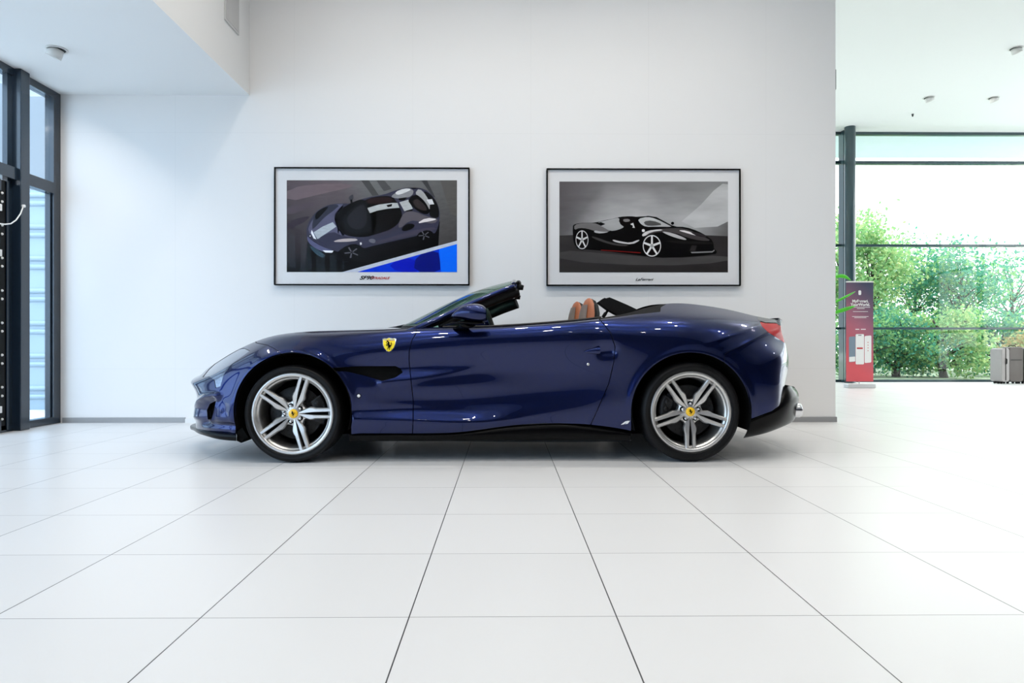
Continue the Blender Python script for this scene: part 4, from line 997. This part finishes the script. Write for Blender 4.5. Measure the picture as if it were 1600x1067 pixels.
# band helper for bumpers, splitter, sills
def band(name, rows, m, nu=90, nv=24, both=True, su=0):
    Cc = np.array(rows); Gb = loft(Cc, nu, nv, su)
    Nb = normals(Gb)
    if Nb[nu//4, nv//2, 1] > 0: Nb = -Nb
    V = Gb.reshape(-1, 3); Fc = [(i*nv+j, (i+1)*nv+j, (i+1)*nv+j+1, i*nv+j+1) for i in range(nu-1) for j in range(nv-1)]
    a, b, c = (V[Fc[nu*nv//8][k]] for k in range(3))
    if np.dot(np.cross(b-a, c-a), Nb.reshape(-1, 3)[Fc[nu*nv//8][0]]) < 0: Fc = [f[::-1] for f in Fc]
    return near_far(name, V, Fc, Nb.reshape(-1, 3), m, None, both)
band('rear_diffuser', [
 [pw(1164,684,.30), pw(1162,683,.14), pw(1166,676,.085), pw(1168,668,.065), pw(1171,659,.06), pw(1172,654,.09)],
 [pw(1190,677,.32), pw(1190,677.5,.17), pw(1190,670,.10), pw(1190,660,.082), pw(1190,651,.075), pw(1190,646,.10)],
 [pw(1212,670,.34), pw(1212,670.5,.22), pw(1212,664,.15), pw(1212,652,.125), pw(1212,641,.12), pw(1212,634,.15)],
 [pw(1229,662,.38), pw(1230,663,.29), pw(1230,656,.23), pw(1231,640,.195), pw(1231,622,.20), pw(1229,606,.24)],
 [pw(1238,656,.48), pw(1240,657,.40), pw(1242,649,.34), pw(1243,634,.31), pw(1244,618,.31), pw(1239,605,.36)],
 [pw(1238,652,.62), pw(1240,653,.55), pw(1244,645,.50), pw(1246.5,633,.48), pw(1248,618,.48), pw(1241,604.5,.52)],
 [ww(2.14,.80,.21), ww(2.17,.80,.21), ww(2.20,.80,.25), ww(2.22,.80,.33), ww(2.23,.80,.41), ww(2.17,.80,.48)],
 [ww(2.15,.97,.21), ww(2.18,.97,.21), ww(2.21,.97,.25), ww(2.23,.97,.33), ww(2.24,.97,.41), ww(2.18,.97,.48)]], M['blackgloss'], nv=30)
band('front_splitter', [
 [pw(369.5,677,.22), pw(369.5,678.5,.085), pw(369.5,680,.065), pw(369.5,688,.07), pw(369.5,689,.10), pw(369.5,689,.3)],
 [pw(346,675,.25), pw(346,677,.12), pw(346,678.5,.10), pw(346,686,.105), pw(346,687,.13), pw(350,687,.35)],
 [pw(324,672,.35), pw(323,673,.215), pw(322,674.5,.195), pw(322,680.5,.20), pw(323,681.5,.22), pw(328,682,.45)],
 [pw(311,669,.45), pw(309.5,669.5,.36), pw(308.5,670.5,.35), pw(308.5,676,.355), pw(310,677,.37), pw(318,678,.6)],
 [pw(306,666,.62), pw(302.5,666,.56), pw(301.5,667,.55), pw(301.5,671.5,.55), pw(303,672.5,.56), pw(312,673,.75)],
 [ww(-2.38,.80,.17), ww(-2.43,.80,.17), ww(-2.44,.80,.165), ww(-2.44,.80,.14), ww(-2.43,.80,.135), ww(-2.36,.80,.13)],
 [ww(-2.40,.97,.17), ww(-2.45,.97,.17), ww(-2.46,.97,.165), ww(-2.46,.97,.14), ww(-2.45,.97,.135), ww(-2.38,.97,.13)]], M['blackgloss'], nv=30)
xa, xb = 546, 986
def sill(px, top, dpt=0): return [pw(px, top-4, .16), pw(px, top, .10), pw(px, top+2.5, .085), pw(px, 681.5, .075), pw(px, 687.5, .085), pw(px, 689, .11), pw(px, 689, .35)]
band('side_skirt', [sill(546, 676), sill(600, 676.5), sill(650, 676.5), sill(720, 674.5), sill(780, 667), sill(830, 663), sill(880, 661.5), sill(930, 665), sill(986, 672.5)], M['blackgloss'], nu=60, nv=26)

# dark structure under the skin: floor pan, engine bay, inner arches, cabin tub
q = MB()
q.box((-.98, 4.66, .135), (.80, 6.34, .24)); q.box((-2.16, 4.90, .15), (1.5, 6.10, .26))
q.box((-1.95, 4.90, .26), (-.72, 6.10, .70)); q.box((1.16, 4.90, .26), (1.95, 6.10, .80))
q.box((-.78, 4.78, .24), (-.72, 6.22, .86)); q.box((.78, 4.78, .24), (.84, 6.22, .90))
q.build('chassis', M['liner'], car)
for nm, c, Xc, Zc, rad in (('front', AF, w(458.5, 0, YW).x, w(0, 642, YW).z, .388), ('rear', AR, w(1079.5, 0, YW).x, w(0, 644, YW).z, .401)):
    q = MB()
    prof = [(rad, YN+.02), (rad+.004, YN+.06), (rad+.004, 4.93), (0.02, 4.93)]
    q.lathe(prof, 48, Xc, Zc, a0=-.32, a1=PI+.32)
    V = np.array(q.v); near_far('wheel_arch_liner', V, q.f, None, M['liner'])
a = w(369.8, 676, YN+.09); b = w(388, 692, YN+.09)
q = MB().prism([(a.x, a.z), (a.x, w(0, 689, YN+.09).z), (w(377, 0, YN+.09).x, b.z), (w(381, 0, YN+.09).x, w(0, 686, YN+.09).z), (b.x, w(0, 684, YN+.09).z), (w(378, 0, YN+.09).x, w(0, 668, YN+.09).z)], YN+.09, YN+.32)
near_far('wheel_deflector', q.v, q.f, None, M['liner'], [False]*len(q.f))

# ---- wheels
HORSE = [(.30,.93),(.36,.98),(.42,.95),(.50,.86),(.60,.80),(.62,.70),(.60,.60),(.66,.52),(.74,.50),(.82,.58),(.80,.72),(.86,.80),(.90,.68),(.88,.52),(.78,.42),(.72,.38),(.70,.28),(.62,.20),(.64,.06),(.56,.02),(.55,.18),(.58,.28),(.50,.34),(.44,.24),(.36,.12),(.28,.10),(.34,.22),(.42,.38),(.44,.46),(.34,.50),(.20,.46),(.12,.54),(.16,.60),(.24,.54),(.36,.58),(.30,.64),(.16,.70),(.14,.80),(.22,.82),(.24,.74),(.38,.70),(.40,.78),(.32,.82),(.24,.84)]
def wheel(X, Z, Rt, rot, caliper, far):
    """built facing the camera around (X, YW, Z); mirrored for the far side"""
    fl = (lambda v: [(x, 2*YC-y, z) for x, y, z in v]) if far else (lambda v: v)
    def fin_(q, nm, m, parent, **k):
        q.v = fl(q.v); return q.build(nm, m, parent, **k)
    Rr = .2745 if Rt < .335 else .2735
    q = MB()
    q.lathe([(Rr, YW+.012), (Rr, YW-.004), (Rr-.006, YW-.008), (Rr-.022, YW-.006), (Rr-.028, YW+.002), (Rr-.030, YW+.012), (Rr-.037, YW+.016), (Rr-.042, YW+.020), (Rr-.048, YW+.05), (Rr-.050, YW+.22)], 96, X, Z)
    hub = [(0, YW+.018), (.034, YW+.016), (.050, YW+.020), (.070, YW+.030), (.080, YW+.045), (.080, YW+.09)]
    q.lathe(hub, 48, X, Z)
    for k in range(5):
        a0 = rot+k*2*PI/5
        for sgn in (-1, 1):
            secs = []
            for r, gi, go, y in ((.036, .001, .015, .017), (.062, .002, .025, .014), (.090, .0045, .0365, .010), (.110, .0065, .0435, .007), (.128, .008, .0425, .005), (.146, .0092, .0375, .003), (.19, .0105, .0365, .0005), (.235, .0115, .036, -.002), (Rr-.012, .012, .036, -.0035)):
                off, hw = (gi+go)/2, (go-gi)/2; o_ = off*sgn; sec = []
                inner, outer = o_-hw*sgn, o_+hw*sgn
                for tt, yy_ in ((inner, y+.04), (inner, y+.004), (inner+.0025*sgn, y), (outer-.007*sgn, y+.0005), (outer, y+.010), (outer, y+.04)):
                    sec.append((X+r*math.cos(a0)-tt*math.sin(a0), YW+yy_, Z+r*math.sin(a0)+tt*math.cos(a0)))
                secs.append(sec)
            q.grid(secs, smooth=False)
        # fillet between neighbouring spokes near the hub
        am = a0+PI/5; fan = []
        for t in np.linspace(-1, 1, 13):
            aa = am+t*(PI/5-.16); r1 = .082+.052*abs(t)**2.6
            fan.append([(X+r_*math.cos(aa), YW+y_, Z+r_*math.sin(aa)) for r_, y_ in ((.05, .024), (r1-.006, .026), (r1, .034), (r1, .07))])
        q.grid(fan)
        # dark backing web of the pair
        secs = [[(X+r*math.cos(a0)-tt*math.sin(a0), YW+yy_, Z+r*math.sin(a0)+tt*math.cos(a0)) for tt, yy_ in ((-.014, .034), (.014, .034))] for r in (.05, Rr-.02)]
        q.grid(secs, mi=1, smooth=False)
    rimo = fin_(q, 'wheel', [M['rim'], M['liner']], car, origin=(X, YW if not far else 2*YC-YW, Z))
    q = MB(); Wt = .245 if Rt < .335 else .285
    q.lathe([(Rr-.002, YW+.006), (Rr+.001, YW-.006), (Rr+.010, YW-.012), (Rr+.026, YW-.016), (Rr+.040, YW-.013), (Rt-.006, YW+.004), (Rt-.001, YW+.018), (Rt, YW+.035), (Rt, YW+Wt*.5-.02), (Rt, YW+Wt-.03), (Rt-.006, YW+Wt-.012), (Rr+.02, YW+Wt), (Rr-.01, YW+Wt-.01)], 112, X, Z)
    for r in (Rr+.004, Rr+.034):
        q.lathe([(r-.001, YW-.0125), (r, YW-.0185), (r+.0012, YW-.013)], 96, X, Z)
    fin_(q, 'tire', M['rubber'], rimo)
    q = MB(); q.lathe([(.06, YW+.085), (.175, YW+.085), (.178, YW+.088), (.178, YW+.115), (.06, YW+.115)], 64, X, Z)
    for r in (.095, .115, .135, .155):
        for k in range(24):
            a = k*2*PI/24+r*20
            q.add([(X+r*math.cos(a)+.003*math.cos(b), YW+.0848, Z+r*math.sin(a)+.003*math.sin(b)) for b in np.linspace(0, 2*PI, 7)[:-1]], [tuple(range(6))], 1)
    fin_(q, 'brake_disc', [M['disc'], M['ink']], rimo)
    q = MB()
    arc = [[(X+r*math.cos(a), YW+y, Z+r*math.sin(a)) for r, y in ((.115, .075), (.118, .058), (.135, .050), (.185, .050), (.205, .062), (.205, .12), (.115, .12))] for a in np.linspace(caliper-.52, caliper+.52, 15)]
    q.grid(arc); q.add(arc[0], [tuple(range(7))]); q.add(arc[-1], [tuple(range(7))])
    for da in (-.3, 0, .3):
        q.lathe([(0, YW+.044), (.016, YW+.044), (.019, YW+.052)], 16, X+.16*math.cos(caliper+da), Z+.16*math.sin(caliper+da))
    fin_(q, 'brake_caliper', M['caliper'], rimo)
    q = MB(); q.lathe([(0, YW+.20), (.26, YW+.20)], 32, X, Z); fin_(q, 'inner_shield', M['liner'], rimo)
    q = MB(); q.lathe([(0, YW+.004), (.026, YW+.005), (.030, YW+.0085), (.0315, YW+.02)], 40, X, Z)
    n = len(HORSE); q.add([(X+(x-.5)*.034*(1 if not far else -1), YW+.0030, Z+(y-.5)*.040) for x, y in HORSE], [tuple(range(n))], 1)
    fin_(q, 'center_cap', [M['yellow'], M['ink']], rimo)
    for k in range(5):
        a = rot+PI/5+k*2*PI/5; cx_, cz_ = X+.057*math.cos(a), Z+.057*math.sin(a); q = MB()
        q.lathe([(.0135, YW+.022), (.0150, YW+.016), (.0150, YW+.026)], 20, cx_, cz_, 1)
        q.lathe([(0, YW+.004), (.006, YW+.0045), (.0085, YW+.009), (.0095, YW+.026)], 12, cx_, cz_, 0)
        q.lathe([(.0095, YW+.0225), (.0150, YW+.0225)], 20, cx_, cz_, 1)
        fin_(q, 'lug_nut', [M['chrome'], M['ink']], rimo)
XF, XRr = w(457.2, 0, YW).x, w(1079.6, 0, YW).x
for far in (False, True):
    wheel(XF, .327, .3265, math.radians(.5), 0.12, far)
    wheel(XRr, .3375, .337, math.radians(54), PI-.1, far)

# ---- mirrors on both doors
Ym = YN-.02
def mirror_shell():
    st_ = [(706, 493.5, 1.5, .010), (710, 492, 5.0, .032), (718, 489.5, 9.0, .052), (728, 488.5, 12.5, .066), (738, 488.8, 14.2, .074), (748, 489.5, 14.4, .078), (755, 490.3, 13.0, .076), (759.5, 491, 10.5, .068)]
    q = MB(); rows = []
    for px, py, h, d in st_:
        c = w(px, py, Ym); hh = h/F*Ym; rows.append([(c.x+(hh*.10 if math.sin(a) < 0 else 0)*0, Ym+d*math.cos(a)*abs(math.cos(a))**-.15, c.z+hh*math.sin(a)*(1.0 if math.sin(a) > 0 else .98)) for a in np.linspace(0, 2*PI, 33)+.0001])
    rows = [rows[0]]+rows
    P = np.array(rows); P = spline(np.arange(len(P)), P, np.linspace(0, len(P)-1, 40))
    q.grid(P.tolist()); return q
q = mirror_shell(); mo = near_far('side_mirror', q.v, q.f, None, PNT)
for o in mo:
    bm = bmesh.new(); bm.from_mesh(o.data); bmesh.ops.remove_doubles(bm, verts=bm.verts, dist=1e-5); bmesh.ops.recalc_face_normals(bm, faces=bm.faces); bm.to_mesh(o.data); bm.free()
for sgn, par in zip((0, 1), mo):
    g_ = MB(); c = w(757.5, 490.5, Ym)
    g_.add([(c.x+.004, Ym+.066*math.cos(a), c.z+.047*math.sin(a)) for a in np.linspace(0, 2*PI, 25)[:-1]], [tuple(range(24))])
    bl = MB()
    bl.tube([w(757, 505, Ym), w(745, 505.5, Ym), w(725, 504, Ym), w(708, 504.5, Ym), w(695, 508, Ym+.03)], [(.05, .006), (.055, .011), (.052, .012), (.035, .008), (.012, .004)], 14)
    bl.tube([w(735, 504, Ym+.02), w(728, 509, Ym+.07), w(718, 514, Ym+.16)], [(.05, .03), (.045, .022), (.05, .018)], 14)
    if sgn:
        for k in (g_, bl): k.v = [(x, 2*YC-y, z) for x, y, z in k.v]
    g_.build('mirror_glass', M['mirror'], par); bl.build('mirror_foot', M['blackgloss'], par)

# ---- windscreen, pillars, header
pil = [(655, 512.5, .19), (700, 491.8, .25), (740, 472.8, .32), (777, 457.2, .38), (803, 447.3, .42)]
pp = np.array([pw(*a) for a in pil]); tp_ = np.arange(5.0)
PIL = spline(tp_, pp, np.linspace(0, 4, 24))
for far in (0, 1):
    fy = (lambda P: P) if not far else (lambda P: P*np.array([1, -1, 1])+np.array([0, 2*YC, 0]))
    q = MB(); base = np.array([pw(636, 519, .16)]); PP = fy(np.concatenate([base, PIL]))
    q.tube(PP, [(.02, .020)]+[(.030, .026-.006*min(1, k/12)) for k in range(24)], 14); q.build('windshield_pillar', PNT, car)
    q = MB(); q.tube(fy(PIL+np.array([.004, .020, -.005])), .027, 12); q.build('pillar_liner', M['black'], car)
    q = MB(); PB = PIL+np.array([.028+.012*far, .045, -.034-.022*far]); q.tube(fy(PB[3:]), [(.035, .022+(.016+.012*far)*k/21) for k in range(21)], 12)
    q.tube(fy(PIL[2:]+np.array([.012, .012, -.020])), .012, 8)
    q.build('pillar_trim', M['black'], car)
cen = spline(np.arange(4.0), np.array([(-.80, .936), (-.56, 1.058), (-.25, 1.203), (.06, 1.292)]), np.linspace(0, 3, 24))
ed = PIL+np.array([-.012, .006, .016])
rows = []
for k in range(24):
    r_ = []
    for s_ in np.linspace(-1, 1, 33):
        y = YC+(YC-ed[k, 1])*s_; f2 = 1-abs(s_)**2.4
        r_.append((ed[k, 0]+(cen[k, 0]-ed[k, 0])*f2, y, ed[k, 2]+(cen[k, 1]-ed[k, 2])*f2))
    rows.append(r_)
q = MB().grid(rows); o = WS = q.build('windshield', M['carglass'], car)
so = o.modifiers.new('thickness', 'SOLIDIFY'); so.thickness = .005
# black frit and seal along the foot of the glass, header rail with latches and sun visors
q = MB(); q.tube([Vector(p)+Vector((.006, 0, -.012)) for p in rows[0]], .013, 8, cap=True); q.build('windshield_seal', M['black'], o)
q = MB(); hd = [Vector(p)+Vector((.012, 0, -.014)) for p in rows[-1]]; q.tube(hd, [(.022, .026)]*33, 12); q.build('header_rail', PNT, car)
q = MB(); q.tube([Vector(p)+Vector((.045, 0, -.020)) for p in rows[-1]][1:-1], [(.020, .024)]*31, 12)
for yy in (4.99, 6.01): q.tube([(.09, yy, 1.215), (.135, yy+.0, 1.205)], [.026, .018], 10)
q.build('header_seal', M['black'], car)
for yy in (5.14, 5.86):
    q = MB(); q.box((-.06, yy-.19, -.006), (.06, yy+.19, .006)); Rm = Matrix.Rotation(math.radians(-26), 3, 'Y')
    q.v = [tuple(Rm @ Vector((x, 0, z))+Vector((.05, y, 1.222))) for x, y, z in q.v]; q.build('sun_visor', M['black'], car, bevel=.005)
q = MB().tube([(.02, YC, 1.26), (.03, YC, 1.235)], .01, 8); q.box((.02, YC-.12, 1.17), (.045, YC+.12, 1.235)); q.build('rear_view_mirror', M['black'], car, bevel=.008)
q = MB(); q.tube([w(598, 514, 5.35), w(618, 511.5, 5.3), w(640, 507, 5.15)], [.006, .008, .010], 8); q.tube([w(640, 507, 5.15), w(628, 510.5, 5.9)], .006, 8); q.build('wiper', M['black'], WS)

# ---- door details
cr = np.array([p for p in G[:, -1]]); cpx = PX[:, -1]
sel = [p+np.array([0, .008, .003]) for p, x in zip(cr, cpx) if 690 < x < 940][::6]
q = MB().tube(sel, [(.012, .008)]*len(sel), 8); under(near_far('belt_seal', q.v, q.f, None, M['black']), P_DOOR)
sel = [p for p, x in zip(cr, cpx) if 662 < x < 962][::8]
q = MB().grid([[p+np.array([0, .008, 0]), p+np.array([0, .09, -.002]), p+np.array([0, .13, -.03]), p+np.array([0, .14, -.5])] for p in sel]); under(near_far('door_trim', q.v, q.f, None, M['black']), P_DOOR)
p0, n0 = surf(925, 548)
q = MB(); rows = []
for t, hh, dd in ((0, .001, .001), (.15, .007, .006), (.4, .012, .013), (.7, .0165, .018), (.92, .019, .021), (1, .017, .020)):
    c = w(912.5+25*t, 549.5-2.0*t, p0.y-.004); rows.append([(c.x, c.y-dd*max(0, math.cos(a))+.01*min(0, math.cos(a))*-1, c.z+1.35*hh*math.sin(a)) for a in np.linspace(-PI/2, PI*1.5, 21)])
q.grid(rows); q.add(rows[-1][:-1], [tuple(range(20))]); under(near_far('door_handle', q.v, q.f, None, PNT), P_DOOR)
p0, n0 = surf(919, 569); q = MB().lathe([(0, p0.y-.003), (.009, p0.y-.003), (.010, p0.y+.003)], 18, p0.x, p0.z); under(near_far('key_cylinder', q.v, q.f, None, M['rim']), P_DOOR)
p0, n0 = surf(560.5, 618.5); q = MB(); q.lathe([(0, p0.y-.008), (.009, p0.y-.006), (.011, p0.y)], 18, p0.x, p0.z, 0); q.lathe([(.011, p0.y-.001), (.0155, p0.y-.003), (.0165, p0.y+.003)], 24, p0.x, p0.z, 1)
under(near_far('side_marker_lamp', q.v, q.f, None, [M['white'], M['ink']], None, mi=[0]*36+[1]*48), P_FF)

# ---- shield badge on the fender
SH = [(498,202),(512,197),(530,199),(546,191),(560,194),(575,198),(590,196),(603,204),(598,240),(586,272),(566,296),(546,305),(528,297),(511,276),(500,246)]
q = MB(); sp, sn = surf(608.5, 539)
def onb(x, y, lift):                                     # detail coordinates -> on the curved fender
    px, py = 500+x*180/915, 490+y*210/1067; p, n = surf(px, py); g_ = sp.y+(p.y-sp.y)*1.0; return (w(px, py, g_-lift))
def plate(pts, lift, th, mi):
    n = len(pts); cx0 = sum(p[0] for p in pts)/n; cy0 = sum(p[1] for p in pts)/n
    if n > 20:                                           # the horse: one flat piece, lifted clear of the curved shield
        a = [onb(x, y, 0) for x, y in pts]; Yf = min(p.y for p in a)-lift-.0016
        a = [Vector((p.x, Yf, p.z)) for p in a]; b = [Vector((p.x, Yf+.006, p.z)) for p in a]
        q.add(a+b, [tuple(range(n))]+[(i, i+n, (i+1) % n+n, (i+1) % n) for i in range(n)], mi); return
    rings = [[onb(x, y, lift-.004) for x, y in pts]]+[[onb(cx0+(x-cx0)*k, cy0+(y-cy0)*k, lift+th) for x, y in pts] for k in (1, .75, .5, .25, .02)]
    q.grid([r_+[r_[0]] for r_ in rings], mi, smooth=False)
cxs, cys = 549, 248
plate([(cxs+(x-cxs)*1.03, cys+(y-cys)*1.03) for x, y in SH], 0, .003, 3)
plate([(cxs+(x-cxs)*.93, cys+(y-cys)*.93) for x, y in SH], .002, .0025, 0)
for k, mi in enumerate((5, 4, 2)):                       # three little stripes at the top
    plate([(503+3*k, 205+3.2*k), (598-2*k, 205+3.2*k), (598-2*k, 208+3.2*k), (503+3*k, 208+3.2*k)], .0045, .001, (5, 4, 2)[k])
plate([(548+(x-.5)*58, 250-(y-.5)*80) for x, y in HORSE], .0045, .0012, 1)
bs = q.build('shield_badge', [M['shieldyellow'], M['ink'], M['red'], M['chrome'], M['white'], M['green']], car)
bs['label'] = 'yellow shield badge with black horse'
for ch, xx in (('S', 531), ('F', 567)):
    p = onb(xx, 290, .0075); text(ch, 'badge_letter', (p.x, p.y, p.z), .014, M['ink'], bs, depth=.0003)
# designer's emblem low behind the door
q = MB()
for pts in ([(970, 663.5), (977, 658.3), (981, 657.6), (975, 663)], [(976.5, 663), (980, 657.5), (984.5, 657.5), (980.5, 662.3), (978.5, 662.3)]):
    vs = []
    for px, py in pts:
        p, n = surf(px, py); vs.append(w(px, py, p.y-.004))
    q.add(vs, [tuple(range(len(vs)))])
q.build('side_emblem', M['white'], car)

# ---- exhaust tips
for yy in (YN+.40, YN+.53, 2*YC-YN-.40, 2*YC-YN-.53):
    q = MB(); rows = []
    for x, r in ((1.98, .045), (2.08, .050), (2.132, .052), (2.138, .050), (2.136, .044), (2.03, .040)):
        x += .25*min(abs(yy-(YN+.40)), abs(yy-(2*YC-YN-.40)))
        rows.append([(x, yy+r*math.cos(a), .315+r*math.sin(a)) for a in np.linspace(0, 2*PI, 29)])
    q.grid(rows); q.build('exhaust_tip', M['chrome'], car)

# ---- cabin: seats, wheel, dashboard, wind deflector
def seat(yc, xt, zt, label):
    prof = [(-.30, .40), (-.24, .60), (-.13, .85), (-.045, 1.02), (-.01, 1.10), (0, 1.138)]
    q = MB(); sc = zt-1.138
    ctr = [(-.115+.0, .45, .27, .060), (-.085, .60, .265, .065), (-.045, .75, .25, .085), (-.022, .88, .215, .095), (-.006, .965, .175, .094), (.0, 1.03, .155, .088), (-.002, 1.085, .132, .070), (-.010, 1.12, .095, .045), (-.022, 1.138, .03, .012)]
    rows = []
    for dx, z, hw, dp in ctr:
        rows.append([(xt+dx-dp*(1-.15*abs(math.sin(a)))*max(0, math.cos(a))**.9, yc+hw*math.sin(a), z+sc) for a in np.linspace(-PI/2, PI/2, 19)])
    root = q.grid(rows).build('seat', M['leather'], car)
    q = MB(); rows = []
    for dx, z, hw, dp in ctr: rows.append([(xt+dx-.002+(dp*.42+.018)*max(0, math.cos(a)), yc+(hw+.004)*math.sin(a), z+sc-.006) for a in np.linspace(-PI/2, PI/2, 19)])
    q.grid(rows).build('seat_shell', M['black'], root)
    q = MB(); rows = []
    for dx, z, hw, dp in ctr[:7]: rows.append([(xt+dx-dp*1.03*max(0, math.cos(a))-.003, yc+hw*math.sin(a), z+sc) for a in np.linspace(-.95, .95, 11)])
    q.grid(rows).build('seat_insert', M['perf'], root)
    q = MB(); rows = []
    for x in np.linspace(xt-.62, xt-.10, 8): rows.append([(x, yc+.25*math.sin(a), .40+.07*math.cos(a)+.02*math.sin((x-xt)*6)) for a in np.linspace(-PI/2, PI/2, 11)])
    q.grid(rows).build('seat_cushion', M['leather'], root)
s1 = w(925.3, 466, 5.12); seat(5.12, s1.x, s1.z, ''); s2 = w(906, 471.5, 5.88); seat(5.88, s2.x, s2.z, '')
q = MB(); cw = Vector((-.076, 5.12, .875)); e1 = Vector((-.33, 0, .944)); e2 = Vector((0, 1, 0)); n_ = e1.cross(e2); rows = []
for a in np.linspace(0, 2*PI, 49):
    d = e1*math.cos(a)+e2*math.sin(a); c = cw+d*.178; rows.append([c+(d*math.cos(b)+n_*math.sin(b))*.0165 for b in np.linspace(0, 2*PI, 13)])
q.grid(rows)
for a in (PI/2, -PI/2, PI): q.tube([cw, cw+(e1*math.cos(a)+e2*math.sin(a))*.17], [(.03, .012), (.02, .01)], 8)
q.tube([cw-n_*.02, cw+n_*.03], .06, 20); q.build('steering_wheel', M['black'], car)
q = MB(); rows = []
for y in np.linspace(4.76, 6.24, 25):
    s_ = (y-YC)/.74; rows.append([(-.62+.05*abs(s_)-.04, y, .90), (-.50, y, .925-.02*s_*s_), (-.38, y, .925-.02*s_*s_), (-.28, y, .88), (-.26, y, .70), (-.40, y, .55)])
q.grid(rows).build('dashboard', M['black'], car)
q = MB(); q.box((-.35, YC-.10, .3), (.6, YC+.10, .58)); q.build('centre_console', M['black'], car, bevel=.03)
Yd = 5.34; tri = [(934, 472.3), (937, 470.5), (944.8, 465), (947, 466), (952.5, 464.3), (965, 469.5), (980, 476), (998, 484.5), (1004, 492), (964, 492), (951, 485)]
q = MB().prism([(w(x, y, Yd).x, w(x, y, Yd).z) for x, y in tri], Yd, Yd+.10); q.build('wind_deflector', M['cloth'], car, bevel=.003)
q = MB().tube([w(950.5, 484, Yd+.03), w(946, 490, Yd+.03), w(943.5, 495, Yd+.03)], .010, 8); q.tube([w(946.5, 489, Yd+.03), w(942, 496, Yd+.03)], .014, 8); q.build('deflector_strut', M['black'], car)
